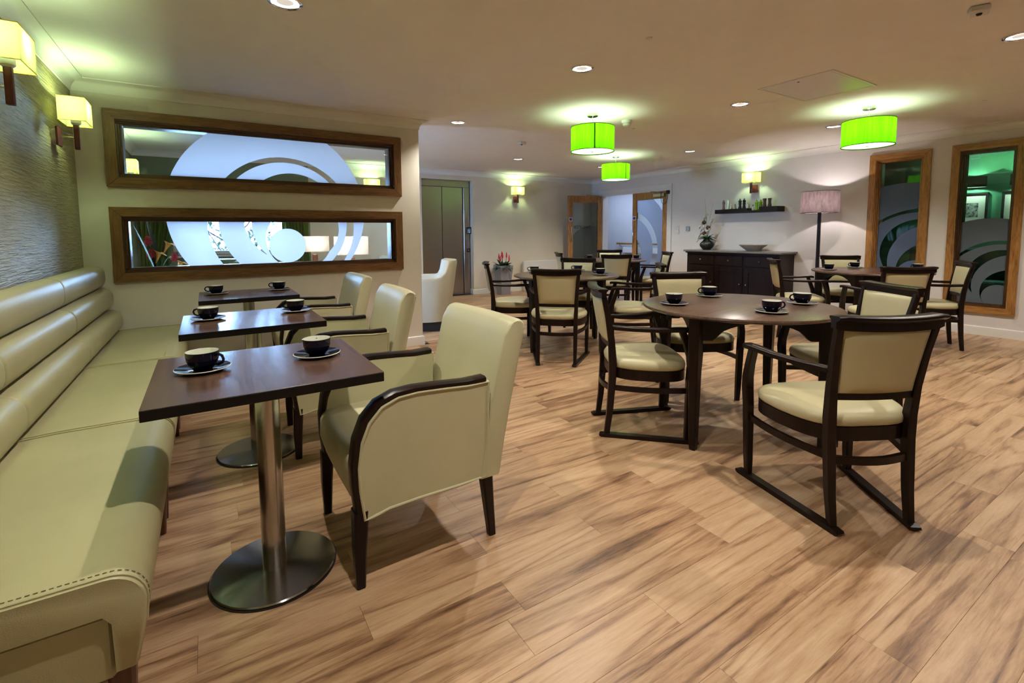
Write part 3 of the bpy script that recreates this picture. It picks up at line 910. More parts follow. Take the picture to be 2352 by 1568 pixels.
# ------------------------------------------------------------------ banquette sofa
def roll_section(zc, rz, xb, xf, n=14):
    # cross-section (x,z): bulging roll from the back board xb to front xf
    pts = [(xb, zc - rz), (xb, zc + rz)]
    rr = min(.105, xf - xb - .005)
    cx = xf - rr
    for i in range(n + 1):
        a = R(90 - 180 * i / n)
        ca, sa = math.cos(a), math.sin(a)
        pts.append((cx + rr * (abs(ca) ** .75), zc + rz * (abs(sa) ** .7) * (1 if sa >= 0 else -1)))
    return pts
def banquette(name, label, y0, y1, end=False):
    b = thing(name, label, 'sofa', (XL, (y0 + y1) / 2, 0), 0, 'sand leather banquette units along the left wall')
    hw = (y1 - y0) / 2 - .002
    def prof(sec, nm, mat, puff=.012, inset=0):
        ys = [-hw + inset, -hw + .006 + inset, -hw + .022 + inset, -hw * .55, 0, hw * .55, hw - .022 - inset, hw - .006 - inset, hw - inset]
        sc = [.90, .965, .99, 1, 1.0, 1, .99, .965, .90]
        cx = sum(p[0] for p in sec) / len(sec)
        cz = sum(p[1] for p in sec) / len(sec)
        loops = [[(cx + (p[0] - cx) * k, y, cz + (p[1] - cz) * k) for p in sec] for y, k in zip(ys, sc)]
        return MB().loft(loops).build(nm, mat, b, 50)
    for zc, xf in ((.545, .222), (.715, .175), (.885, .135)):
        prof(roll_section(zc, .0865, .052, xf), 'back_roll', M['sofa'])
    # seat: cushion with rounded nose wrapping over the front apron
    sec = [(.055, .381), (.055, .452), (.30, .464)]
    for i in range(9):
        a = R(90 - 90 * i / 8)
        sec.append((.582 + .068 * math.cos(a), .396 + .068 * math.sin(a)))
    sec += [(.646, .34), (.628, .252), (.622, .245), (.592, .245), (.590, .36), (.575, .381)]
    ys = [-hw, -hw + .004, -hw + .014, 0, hw - .014, hw - .004, hw]
    loops = []
    cx, cz = .35, .41
    for y, k in zip(ys, (.982, .994, 1, 1, 1, .994, .982)):
        loops.append([(cx + (p[0] - cx) * k, y, cz + (p[1] - cz) * k) for p in sec])
    st = MB().loft(loops).build('seat_cushion', M['sofa'], b, 50)
    for s in (-1, 1):
        pth = [(p[0] + (0 if i < 2 else .0), s * (hw - .010), p[1] + .0015) for i, p in enumerate(sec[1:13])]
        MB().tube(pth, .0028, 6, up=(0, 1, 0)).build('piping', M['sofa'], st)
        pth = [(p[0] + .0012, s * (hw - .028), p[1] + .0012) for p in sec[1:13]]
        mb = MB()
        for i in range(len(pth) - 1):
            A, B = Vector(pth[i]), Vector(pth[i + 1])
            L = (B - A).length
            m = max(1, int(L / .012))
            for k in range(m):
                mb.tube([A.lerp(B, (k + .15) / m), A.lerp(B, (k + .75) / m)], .0011, 4, up=(0, 1, 0))
        if end and s == -1:
            o = mb.build('stitching', M['seam'], st, 0)
            o['kind'] = 'stuff'
    MB().rbox(.055, .586, -hw + .012, hw - .012, .225, .378, .008).build('base_panel', M['sofa'], b, 0)
    MB().rbox(.026, .052, -hw + .003, hw - .003, .225, .965, .006).build('back_board', M['sofa'], b, 0)
    for x in (.09, .590):
        for y in (-hw + .06, hw - .06):
            MB().rects([(x, y, 0, .016, .016), (x, y, .226, .026, .026)]).build('foot', M['footwood'], b, 0)
    return b
M['footwood'] = wood('red_brown_foot_wood', ((.05, .02, .012), (.09, .036, .02), (.13, .055, .03)), 'z')
banquette('banquette_sofa', 'near sand leather banquette unit with stitched open end', 1.29, 2.39, True)
banquette('banquette_sofa', 'middle sand leather banquette unit behind the two nearer square tables', 2.39, 3.51)
banquette('banquette_sofa', 'far sand leather banquette unit ending at the partition', 3.51, 4.78)

# ------------------------------------------------------------------ square pedestal tables
def square_table(cx, cy, label):
    t = thing('square_table', label, 'table', (cx, cy, 0), 0, 'square walnut tables along the sofa')
    a, b = .322, .308
    MB().rbox(-a, a, -b, b, .7445, .7455, .0004).build('laminate_top', M['walnut_y'], t, 0)
    MB().rbox(-a, a, -b, b, .714, .7445, .0015).build('tabletop', M['edge'], t, 0)
    MB().rbox(-.16, .16, -.16, .16, .706, .714, .002).build('mounting_plate', M['black'], t, 0)
    MB().lathe([(.039, .016), (.039, .706)], 40, cap0=True, cap1=True).build('column', M['steel'], t)
    MB().lathe([(0, .006), (.200, .006), (.204, .009), (.200, .013), (.10, .0165), (.04, .018), (0, .018)], 72).build('base_disc', M['steel_disc'], t)
    MB().lathe([(0, 0), (.207, 0), (.207, .006), (0, .006)], 64).build('rubber_ring', M['black'], t)
    return t
square_table(.152, 1.85, 'nearest square walnut table on a steel pedestal')
square_table(.193, 2.95, 'middle square walnut table on a steel pedestal')
square_table(.255, 4.22, 'farthest square walnut table, by the partition')

# ------------------------------------------------------------------ upholstered tub chairs
def tub_chair(loc, rz, label):
    t = thing('upholstered_armchair', label, 'armchair', loc, rz, 'pistachio leather armchairs at the square tables')
    # local +Y is the facing direction
    n = 10
    # seat
    sec = []
    for y, z in ((-.24, .30), (-.24, .455), (.05, .470), (.20, .468)):
        sec.append((y, z))
    for i in range(6):
        a = R(80 - 80 * i / 5)
        sec.append((.235 + .045 * math.cos(a), .42 + .045 * math.sin(a)))
    sec += [(.282, .36), (.262, .285), (.24, .275), (-.2, .275)]
    MB().loft([[(x, y * k + .0, z) for y, z in sec] for x, k in ((-.243, .985), (-.235, 1), (0, 1.012), (.235, 1), (.243, .985))]).build('seat', M['tub'], t, 45)
    # backrest : padded slab, full width, leaning
    loops = []
    for x, k in ((-.292, .80), (-.287, .94), (-.272, 1), (-.14, 1.04), (0, 1.06), (.14, 1.04), (.272, 1), (.287, .94), (.292, .80)):
        bow = -.018 * (1 - (x / .29) ** 2)
        sy = lambda z: -.235 - .13 * ((z - .25) / .6) ** 1.15
        pr = []
        zt = .862 - (.006 if k < .95 else 0)
        for z in (.262, .40, .55, .70, .80):
            pr.append((sy(z) + .046 * k, z))
        for i in range(1, 6):
            a = R(180 * i / 6)
            pr.append((sy(zt) + .040 * k * math.cos(a), zt - .03 + .03 * math.sin(a)))
        for z in (.80, .70, .55, .40, .262):
            pr.append((sy(z) - .046 * k, z))
        loops.append([(x, y + bow, z) for y, z in pr])
    MB().loft(loops).build('backrest', M['tub'], t, 50)
    for s in (-1, 1):
        mb = MB()
        pth = []
        for z in (.30, .42, .55, .68, .78, .825):
            pth.append((s * .277, sy(z) - .048 + .002, z))
        mb.tube(pth, .0025, 6, up=(1, 0, 0)).build('back_seam', M['tub'], t)
    # arm path in (y,z): front leg top, rising, round corner, along to the back
    arm = [(.262, .27), (.272, .36), (.274, .44), (.262, .52), (.235, .585), (.19, .632), (.13, .655), (.06, .660), (-.04, .655), (-.14, .648), (-.225, .650)]
    for s in (-1, 1):
        x0, x1 = s * .238, s * .288
        poly = [(-.225, .268), (-.12, .262), (.05, .262), (.16, .258), (.215, .246), (.245, .243)] + [(y - .014, z - .012) for y, z in arm[1:]]
        loops = []
        cy, cz = .03, .45
        for x, k in ((x0, .985), (x0 + s * .006, 1), ((x0 + x1) / 2, 1.0), (x1 - s * .005, 1), (x1, .985)):
            loops.append([(x, cy + (y - cy) * k, cz + (z - cz) * k) for y, z in poly])
        ap = MB().loft(loops).build('arm_panel', M['tub'], t, 40)
        pp = [(x1 + s * .000, cy + (y - cy) * .988, cz + (z - cz) * .988) for y, z in poly]
        MB().tube(pp, .0055, 8, closed=True, up=(1, 0, 0)).build('piping', M['tub'], ap)
        hw = .028
        cxr = s * .262
        sec = [(-hw, -.008), (-hw, .006), (-hw * .6, .013), (hw * .6, .013), (hw, .006), (hw, -.008)]
        path = [(cxr, y + .004, z + .004) for y, z in arm]
        rl = MB()
        rl.sweep(path, sec, (1, 0, 0)) if False else None
        # build rail by explicit loops so that it stays upright across its width
        loops = []
        for i, (y, z) in enumerate(arm):
            a = Vector(arm[max(0, i - 1)])
            b2 = Vector(arm[min(len(arm) - 1, i + 1)])
            tt = (b2 - a).normalized()
            nn = Vector((tt.y, -tt.x))     # outward normal (forward / up)
            if nn.y < -.2: nn = -nn
            nn = Vector((tt.y, -tt.x)) if i < 3 else nn
            k = 1.0
            ki = (-.018, -.016, -.014, -.013, -.012)[i] if i < 5 else -.009
            loops.append([(cxr + p * k, y + nn.x * (q), z + nn.y * (q)) for p, q in ((-hw, ki), (-hw, .004), (-hw * .6, .008), (hw * .6, .008), (hw, .004), (hw, ki))])
        MB().loft(loops).build('arm_rail', M['dark'], t, 40)
        MB().rects([(s * .262, .258, 0, .015, .015), (s * .262, .258, .14, .023, .021), (s * .262, .252, .275, .0298, .0245)]).build('leg', M['dark'], t, 0)
        MB().rects([(s * .250, -.262, 0, .014, .015), (s * .255, -.246, .14, .019, .019), (s * .258, -.232, .28, .024, .024)]).build('leg', M['dark'], t, 0)
    return t
tub0 = tub_chair((.645, 1.852, 0), R(90), 'nearest pale leather armchair with dark curved arm rails')
dup(tub0, (.635, 2.975, 0), R(87), 'middle pale leather armchair at the second square table')
dup(tub0, (.70, 4.11, 0), R(90), 'farthest pale leather armchair, close to the partition')

# ------------------------------------------------------------------ round tables
def round_table(cx, cy, rz, label):
    t = thing('round_table', label, 'table', (cx, cy, 0), rz, 'round walnut dining tables')
    r = .55
    MB().lathe([(0, .734), (r - .02, .734), (r - .004, .740), (r, .747), (r - .003, .755), (r - .010, .758), (0, .758)], 96).build('tabletop', M['walnut_x'], t, 40)
    for k in range(4):
        a = k * PI / 2
        x, y = .48 * math.cos(a), .48 * math.sin(a)
        mb = MB().rects([(0, 0, 0, .017, .017), (0, 0, .03, .020, .020), (0, 0, .60, .031, .031), (0, 0, .734, .032, .032)])
        mb.xf(Matrix.Translation((x, y, 0)) @ Matrix.Rotation(a, 4, 'Z')).build('leg', M['dark'], t, 0)
        # apron board from this leg to the next with an arched lower edge
        x2, y2 = .48 * math.cos(a + PI / 2), .48 * math.sin(a + PI / 2)
        A, B = Vector((x, y, 0)), Vector((x2, y2, 0))
        d = (B - A).normalized()
        L = (B - A).length
        nrm = Vector((-d.y, d.x, 0))
        pts = [(.03, .734), (.03, .612), (.085, .612)]
        for i in range(13):
            u = i / 12
            pts.append((.10 + (L - .20) * u, .622 + .085 * math.sin(PI * u) ** .55))
        pts += [(L - .085, .612), (L - .03, .612), (L - .03, .734)]
        MB().prism(pts, lambda p, q, w: A + d * p + nrm * w + Vector((0, 0, q)), -.010, .010).build('apron_board', M['dark'], t, 0)
    return t
RT = {'A': (2.69, 1.71), 'B': (3.185, 3.97), 'C': (5.47, 5.67), 'D': (6.15, 2.356)}
round_table(*RT['A'], R(8), 'nearest round walnut table, with four cups')
round_table(*RT['B'], R(8), 'round walnut table under the larger left pendant')
round_table(*RT['C'], R(12), 'farthest round walnut table, before the double door')
round_table(*RT['D'], R(10), 'round walnut table by the right wall windows')

# ------------------------------------------------------------------ dining chairs
def seat_outline(k=1.0, n=40):
    pts = []
    for i in range(n):
        a = 2 * PI * i / n
        c, s_ = math.cos(a), math.sin(a)
        e = .52
        x = abs(c) ** e * (1 if c >= 0 else -1)
        y = abs(s_) ** e * (1 if s_ >= 0 else -1)
        yy = y * .222
        w = .268 if yy > .05 else .268 - .062 * ((.05 - yy) / .272) ** 1.3
        pts.append((x * w * k, yy * k + .008))
    return pts
def dining_chair(skids, label, loc, rz):
    c = thing('dining_armchair', label, 'chair', loc, rz, 'dark wood dining armchairs at the round tables')
    D = M['dark']
    zf = .020 if skids else 0
    # upholstered seat
    loops = []
    for z, k in ((.412, .955), (.420, .99), (.436, 1.0), (.450, .985), (.462, .945), (.470, .87), (.475, .72), (.478, .45)):
        loops.append([(x, y, z) for x, y in seat_outline(k)])
    MB().loft(loops).build('seat_pad', M['leather'], c, 60)
    # bent seat rail
    o1, o2 = seat_outline(.985), seat_outline(.90)
    mb = MB()
    loops = [[(x, y, .355) for x, y in o1], [(x, y, .412) for x, y in o1], [(x, y, .412) for x, y in o2], [(x, y, .355) for x, y in o2]]
    mb.loft(loops, True, False, False, wrap=True).build('seat_rail', D, c, 40)
    for s in (-1, 1):
        # front leg with knee and swept arm post
        MB().rects([(s * .257, .205, zf, .014, .016), (s * .258, .210, .12, .017, .019), (s * .262, .214, .36, .020, .021), (s * .264, .220, .445, .021, .022), (s * .268, .214, .50, .020, .022), (s * .274, .190, .57, .018, .020), (s * .277, .162, .648, .017, .019)]).build('front_leg', D, c, 0)
        # rear leg running up into the back post
        MB().rects([(s * .166, -.232, zf, .014, .016), (s * .168, -.216, .15, .017, .018), (s * .170, -.202, .36, .019, .021), (s * .172, -.202, .46, .018, .022), (s * .178, -.212, .58, .016, .019), (s * .188, -.234, .72, .015, .017), (s * .198, -.262, .842, .014, .015)]).build('back_post', D, c, 0)
        # arm: flat tapering bar with rounded nose
        path = [(s * .182, -.212, .652), (s * .214, -.10, .648), (s * .252, .04, .650), (s * .274, .15, .657), (s * .279, .205, .656), (s * .279, .222, .652)]
        w = (.017, .018, .021, .025, .024, .017)
        loops = []
        for i, (p, k) in enumerate(zip(path, w)):
            loops.append([(p[0] - k, p[1], p[2] - .012), (p[0] + k, p[1], p[2] - .012), (p[0] + k, p[1], p[2] + .006), (p[0] + k * .6, p[1], p[2] + .012), (p[0] - k * .6, p[1], p[2] + .012), (p[0] - k, p[1], p[2] + .006)])
        MB().loft(loops).build('armrest', D, c, 40)
        # bowed side stretcher
        pth = [(s * (.170 + .088 * u + .030 * math.sin(PI * u)), -.200 + .41 * u, .295 + .01 * u) for u in [i / 8 for i in range(9)]]
        MB().sweep(pth, [(-.009, -.014), (.009, -.014), (.009, .014), (-.009, .014)]).build('side_stretcher', D, c, 40)
        if skids:
            A, B = Vector((s * .160, -.275, 0)), Vector((s * .272, .268, 0))
            d = (B - A).normalized()
            nrm = Vector((d.y, -d.x, 0))
            L = (B - A).length
            prof = [(0, .010), (.012, .001), (.03, 0), (L - .03, 0), (L - .012, .001), (L, .010), (L - .004, .018), (L - .03, .022), (.03, .022), (.004, .018)]
            MB().prism(prof, lambda p, q, w_: A + d * p + nrm * w_ + Vector((0, 0, q)), -.019, .019).build('skid', D, c, 0)
        else:
            pass
    # rear stretcher, lower back rail
    pth = [(-.168 + .336 * u, -.205 - .035 * math.sin(PI * u), .285) for u in [i / 8 for i in range(9)]]
    MB().sweep(pth, [(-.009, -.015), (.009, -.015), (.009, .015), (-.009, .015)]).build('rear_stretcher', D, c, 40)
    pth = [(-.172 + .344 * u, -.208 - .018 * math.sin(PI * u), .545) for u in [i / 8 for i in range(9)]]
    MB().sweep(pth, [(-.010, -.013), (.010, -.013), (.010, .013), (-.010, .013)]).build('lower_back_rail', D, c, 40)
    # moulded crest rail
    sec = [(.014, -.058), (.016, -.020), (.024, -.012), (.026, -.004), (.020, .000), (-.026, .002), (-.036, -.004), (-.036, -.012), (-.026, -.020), (-.015, -.026), (-.014, -.058)]
    loops = []
    for i in range(17):
        u = -1 + 2 * i / 16
        k = 1 if abs(u) < .97 else .8
        loops.append([(u * .222, -.262 - .022 * (1 - u * u) + q[0] * (1 if abs(u) < .9 else .92), .868 + .008 * u * u + (q[1] + .03) * k - .03 + .006) for q in sec])
    MB().loft(loops).build('crest_rail', D, c, 40)
    # back pad, cushioned on both faces
    nu, nv = 12, 12
    def surf(side):
        g = []
        for j in range(nv + 1):
            v = j / nv
            z = .560 + .262 * v
            row = []
            hwid = .158 + .022 * v
            yc = -.209 - .049 * ((z - .55) / .29) ** 1.15
            for i in range(nu + 1):
                u = -1 + 2 * i / nu
                f = (1 - abs(u) ** 5) * (1 - abs(2 * v - 1) ** 5)
                row.append((u * hwid, yc - .018 * (1 - u * u) + side * (.010 + .016 * f ** .6), z))
            g.append(row)
        return g
    mb = MB()
    n = nu + 1
    for side in (1, -1):
        g = surf(side)
        mb.add([p for r_ in g for p in r_], [(j * n + i, j * n + i + 1, (j + 1) * n + i + 1, (j + 1) * n + i) for j in range(nv) for i in range(nu)])
    tot = n * (nv + 1)
    rim = [i for i in range(n)] + [j * n + nu for j in range(1, nv + 1)] + [nv * n + i for i in range(nu - 1, -1, -1)] + [j * n for j in range(nv - 1, 0, -1)]
    for i in range(len(rim)):
        a, b2 = rim[i], rim[(i + 1) % len(rim)]
        mb.f.append((a, b2, tot + b2, tot + a))
    mb.build('back_pad', M['leather'], c, 60)
    return c
sk = dining_chair(True, 'dining armchair in the right foreground, its back to the camera', (2.317, 1.003, 0), R(332.2))
st_ = dining_chair(False, 'dining armchair behind the nearest round table, facing the camera', (3.019, 2.281, 0), R(150.4))
dup(sk, (2.225, 2.042, 0), R(236.0), 'dining armchair on skids at the left of the nearest round table')
dup(sk, (2.777, 3.572, 0), R(317.4), 'dining armchair with its back to the camera at the left round table')
for x, y, rz, lb in ((3.211, 1.348, 58.0, 'dining armchair on the right side of the nearest round table'),
                     (2.802, 4.439, 241.0, 'leftmost dining armchair, beside the grey planter'),
                     (3.70, 4.45, 130.2, 'dining armchair at the far side of the left round table'),
                     (3.634, 3.451, 47.9, 'dining armchair at the right side of the left round table'),
                     (5.12, 5.25, 324.0, 'dining armchair with its back to the camera at the farthest table'),
                     (4.94, 5.925, 242.8, 'dining armchair at the left side of the farthest table'),
                     (5.99, 6.24, 137.6, 'dining armchair at the far side of the farthest table, by the doorway'),
                     (5.97, 5.30, 56.9, 'dining armchair at the right side of the farthest table, by the door jamb'),
                     (5.346, 1.904, 322.0, 'dining armchair with its back to the camera at the right wall table'),
                     (5.69, 2.87, 221.0, 'dining armchair beside the sideboard end'),
                     (6.663, 2.794, 130.6, 'dining armchair next to the floor lamp pole'),
                     (6.308, 1.873, 31.1, 'rightmost dining armchair, under the right wall windows')):
    dup(st_, (x, y, 0), R(rz), lb)

# ------------------------------------------------------------------ cups and saucers
def cup(loc, rz, label):
    c = thing('coffee_cup', label, 'cup', loc, rz, 'navy coffee cups')
    b = MB().lathe([(0, 0), (.026, 0), (.030, .004), (.040, .016), (.047, .034), (.050, .060), (.0485, .061)], 36, cap1=False).build('body', M['navy'], c)
    MB().lathe([(.0485, .061), (.0465, .058), (.043, .034), (.034, .014), (0, .008)], 36, cap0=False, cap1=False).build('lining', M['ceramic'], c, 60, 'white inside of cup')
    pth = [(.046, 0, .048), (.058, 0, .053), (.072, 0, .048), (.078, 0, .036), (.072, 0, .024), (.058, 0, .018), (.043, 0, .020)]
    MB().tube(pth, .0045, 8, up=(0, 1, 0)).build('handle', M['navy'], c)
    return c
def saucer(loc, label):
    s = thing('saucer', label, 'saucer', loc, 0, 'navy saucers')
    MB().lathe([(0, .006), (.030, .006), (.034, .0075), (.055, .0085), (.079, .0135), (.0805, .0138)], 48, cap1=False).build('dish', M['navy'], s)
    MB().lathe([(.0805, .0138), (.0825, .0125), (.0815, .0105), (.056, .003), (.036, .0), (0, .0)], 48, cap0=False).build('underside', M['ceramic'], s, 60, 'white rim and underside')
    return s
cup0 = sau0 = None
def setting(x, y, z, rz, where):
    global cup0, sau0
    lc, ls = 'navy coffee cup ' + where, 'navy saucer under the cup ' + where
    if cup0 is None:
        sau0, cup0 = saucer((x, y, z), ls), cup((x, y, z + .006), R(rz), lc)
    else:
        dup(sau0, (x, y, z), 0, ls)
        dup(cup0, (x, y, z + .006), R(rz), lc)
Z1, Z2 = .7455, .758
setting(-.030, 1.895, Z1, -40, 'on the nearest square table, sofa side')
setting(.330, 1.890, Z1, 80, 'on the nearest square table, armchair side')
setting(-.010, 3.03, Z1, 150, 'on the middle square table, sofa side')
setting(.425, 3.06, Z1, 150, 'on the middle square table, armchair side')
setting(.045, 4.30, Z1, 160, 'on the farthest square table, sofa side')
setting(.485, 4.33, Z1, 160, 'on the farthest square table, armchair side')
setting(2.38, 1.925, Z2, 45, 'at the left of the nearest round table')
setting(2.87, 2.03, Z2, 150, 'at the back of the nearest round table')
setting(2.565, 1.43, Z2, -25, 'at the front of the nearest round table')
setting(3.02, 1.50, Z2, 150, 'at the right of the nearest round table')
setting(3.06, 4.37, Z2, 150, 'at the left of the left round table')
setting(3.56, 4.22, Z2, 150, 'at the back of the left round table')
setting(3.42, 3.70, Z2, 150, 'at the right of the left round table')
setting(5.28, 5.97, Z2, 150, 'at the left of the farthest round table')
setting(5.86, 5.50, Z2, 45, 'at the right of the farthest round table')
setting(5.88, 2.65, Z2, 25, 'at the left of the right wall table')
setting(6.43, 2.62, Z2, 150, 'at the back of the right wall table')
setting(6.60, 2.08, Z2, 150, 'at the right of the right wall table')

# ------------------------------------------------------------------ sideboard and its things
def sideboard():
    y0, y1, x0, x1 = 3.80, 5.40, 6.97, XR
    s = thing('sideboard', 'dark wood sideboard with drawers over panelled doors', 'sideboard', ((x0 + x1) / 2, (y0 + y1) / 2, 0))
    ox, oy = (x0 + x1) / 2, (y0 + y1) / 2
    X0, X1, Y0, Y1 = x0 - ox, x1 - ox - .004, y0 - oy, y1 - oy
    MB().rbox(X0 + .012, X1, Y0 + .01, Y1 - .01, .07, .845, .004).build('body', M['sideb'], s, 0)
    MB().rbox(X0 + .03, X1, Y0 + .03, Y1 - .03, 0, .07, .002).build('plinth', M['sideb'], s, 0)
    MB().rbox(X0 - .012, X1, Y0 - .012, Y1 + .012, .838, .858, .004).build('cornice', M['sideb'], s, 0)
    n = 3
    w = (Y1 - Y0 - .08) / n
    for k in range(n):
        a = Y0 + .04 + k * w
        d = MB().rbox(X0, X0 + .014, a + .018, a + w - .018, .655, .815, .004).build('drawer', M['sideb'], s, 0)
        kb = MB().rbox(X0 - .024, X0, a + w / 2 - .012, a + w / 2 + .012, .725, .749, .003).build('knob', M['chrome'], d, 0)
        for j in range(1):
            dd = MB()
            u0, u1, z0, z1 = a + .018, a + w - .018, .09, .63
            e = .065
            for q in ((u0, u1, z0, z0 + e), (u0, u1, z1 - e, z1), (u0, u0 + e, z0 + e, z1 - e), (u1 - e, u1, z0 + e, z1 - e)):
                dd.box(X0, X0 + .016, *q)
            dd.box(X0 + .008, X0 + .014, u0 + e, u1 - e, z0 + e, z1 - e)
            do = dd.build('door', M['sideb'], s, 0)
            ky = (u1 - .035) if k in (0, 2) else (u0 + .035)
            if k == 1: ky = u0 + .035
            if k == 0: ky = u1 - .035
            if k == 2: ky = u0 + .035
            MB().rbox(X0 - .024, X0, ky - .012, ky + .012, .36, .384, .003).build('knob', M['chrome'], do, 0)
    top = MB().rbox(x0 - .04, XR - .003, y0 - .035, y1 + .035, .858, .888, .005).build('worktop', M['granite'], None, 0)
    tag(top, 'speckled grey granite worktop lying on the dark sideboard', 'worktop')
sideboard()

def leaf(mb, p, d, L, w, droop=.2, n=5):
    p, d = Vector(p), Vector(d).normalized()
    side = d.cross(Vector((0, 0, 1)))
    if side.length < .1: side = Vector((1, 0, 0))
    side.normalize()
    up = side.cross(d)
    A, B, Mi = [], [], []
    for i in range(n + 1):
        u = i / n
        q = p + d * (L * u) - Vector((0, 0, droop * L * u * u))
        k = w * math.sin(PI * min(1, u * .92 + .08)) ** .8 * .5
        A.append(q + side * k + up * k * .3)
        Mi.append(q)
        B.append(q - side * k + up * k * .3)
    o = len(mb.v)
    for a, m_, b in zip(A, Mi, B):
        mb.v += [tuple(a), tuple(m_), tuple(b)]
    for i in range(n):
        q = o + i * 3
        mb.f += [(q, q + 1, q + 4, q + 3), (q + 1, q + 2, q + 5, q + 4)]
    return mb
def vase_flowers():
    v = thing('vase_of_flowers', 'ribbed black vase with white orchids, seed balls and tall grasses', 'vase', (7.15, 5.13, .888))
    n = 48
    prof = [(.05, 0), (.075, .02), (.105, .06), (.112, .085), (.100, .115), (.070, .145), (.045, .165), (.040, .175)]
    loops = [[((r * (1 + .045 * math.cos(16 * 2 * PI * j / n * 1.0))) * math.cos(2 * PI * j / n), (r * (1 + .045 * math.cos(16 * 2 * PI * j / n))) * math.sin(2 * PI * j / n), z) for j in range(n)] for r, z in prof]
    MB().loft(loops).build('vase_body', M['vase'], v, 60)
    g = random.Random(4)
    for k in range(22):
        a = g.uniform(0, 2 * PI)
        leaf(MB(), (0, 0, .165), (math.cos(a), math.sin(a), g.uniform(.2, 1.6)), g.uniform(.13, .22), .055, g.uniform(.2, .7)).build('leaf', M['leaf'], v, 60)
    for x, y, z in ((0, .05, .46), (0, -.03, .37), (0, .04, .275)):
        MB().sphere((x - .02, y, z), .036, 14, 10).build('seed_ball', M['seedball'], v)
        MB().tube([(0, 0, .17), (x * .5 - .01, y * .5, z * .6), (x - .02, y, z)], .003, 5, up=(1, 0, 0)).build('stem', M['leaf'], v)
    for y, z in ((.09, .40), (.03, .51), (.06, .345), (-.08, .41), (-.06, .33), (.10, .25), (.0, .235), (-.12, .485), (.0, .56), (.13, .17)):
        b = MB()
        for k in range(5):
            a = k * 2 * PI / 5 + y * 9
            leaf(b, (-.03, y, z), (.3 * math.cos(a) - .35, math.cos(a + 1.57) * .8, math.sin(a)), .062, .052, .1, 3)
        fl = b.build('blossom', M['petal'], v, 60)
        MB().tube([(0, 0, .17), (0, y * .35, .17 + (z - .17) * .55), (-.025, y, z)], .002, 5, up=(1, 0, 0)).build('flower_stalk', M['leaf'], v)
    for y, z in ((.06, .86), (-.10, .78), (.035, .66)):
        MB().tube([(0, 0, .17), (0, y * .3, .17 + (z - .17) * .5), (0, y, z)], .003, 5, scales=[1, .9, .3], up=(1, 0, 0)).build('grass_stem', M['twig'], v)
vase_flowers()
bw = thing('stone_bowl', 'wide pale stone bowl on the granite worktop', 'bowl', (7.13, 4.30, .888))
MB().lathe([(0, 0), (.085, 0), (.090, .006), (.150, .055), (.205, .098), (.200, .100), (.145, .060), (.080, .014), (0, .012)], 56, cap1=False).build('bowl_body', M['stone'], bw, 50)

# shelf with a stepped top
sx0, sx1 = XR - .20, XR
shp = [(5.03, 1.485), (5.03, 1.552), (4.47, 1.556), (4.47, 1.520), (4.27, 1.520), (4.27, 1.568), (3.985, 1.568), (3.985, 1.488)]
so = MB().prism(shp, lambda a, b, w: (w, a, b), sx0, sx1 - .001).build('wall_shelf', M['sideb'], None, 0)
tag(so, 'dark stepped wall shelf holding pepper mills', 'shelf')
def mill(prof, mat, loc, label, nm='pepper_mill', knob=None, cat='mill'):
    t = thing(nm, label, cat, loc, 0, 'mills and shakers on the wall shelf')
    MB().lathe([(0, 0)] + prof[:-1] + [prof[-1]], 20).build('body', mat, t, 40)
    zt = prof[-1][1]
    MB().sphere((0, 0, zt + .008), .010, 10, 8).build('knob', knob or mat, t)
    return t
PM = [(.026, 0), (.027, .01), (.020, .04), (.018, .06), (.024, .075), (.024, .09), (.017, .097), (.024, .105), (.026, .12), (.018, .138), (.006, .145)]
CL = [(.021, 0), (.022, .022), (.019, .024), (.016, .07), (.021, .105), (.021, .118), (.015, .125), (.018, .135), (.012, .15), (.006, .155)]
SS = [(.020, 0), (.022, .01), (.018, .035), (.012, .05), (.014, .058), (.009, .07)]
M['acrylic'] = base('clear_acrylic', (.75, .76, .74), .12, 0, .7)[0]
M['acrylic_b'] = base('brown_pepper_acrylic', (.25, .12, .09), .2)[0]
M['greenmill'] = base('lime_lacquer', (.22, .50, .01), .25)[0]
M['brownmill'] = wood('brown_mill_wood', ((.05, .02, .012), (.09, .04, .025), (.13, .06, .04)), 'z')
xs = XR - .11
mill(CL, M['acrylic_b'], (xs, 4.93, 1.5527), 'clear mill filled with peppercorns, leftmost on the shelf', knob=M['chrome'])
mill(CL, M['acrylic'], (xs, 4.86, 1.5532), 'clear salt mill, second from the left on the shelf', knob=M['chrome'])
mill(SS, M['steel'], (xs, 4.795, 1.5536), 'small steel shaker beside the clear mills', 'steel_shaker', M['chrome'], 'shaker')
mill(SS, M['steel'], (xs, 4.725, 1.5541), 'small steel shaker beside the black mills', 'steel_shaker', M['chrome'], 'shaker')
mill(PM, M['black'], (xs, 4.64, 1.5548), 'left of the two black mills on the shelf')
mill(PM, M['black'], (xs, 4.57, 1.5553), 'right of the two black mills on the shelf')
mill([(.024, 0), (.026, .02), (.026, .06), (.020, .07)], M['ceramic'], (xs, 4.51, 1.5557), 'small white pot between black mills and bottle', 'white_pot', None, 'pot')
mill([(.016, 0), (.018, .03), (.014, .045), (.007, .055), (.007, .072)], M['acrylic'], (xs, 4.42, 1.520), 'tiny corked bottle in the dip of the shelf', 'cork_bottle', M['brownmill'], 'bottle')
mill(PM, M['greenmill'], (xs, 4.36, 1.520), 'left of the two lime green mills on the shelf')
mill(PM, M['greenmill'], (xs, 4.298, 1.520), 'right of the two lime green mills on the shelf')
BR = [(.030, 0), (.028, .02), (.021, .06), (.022, .09), (.028, .125), (.026, .128)]
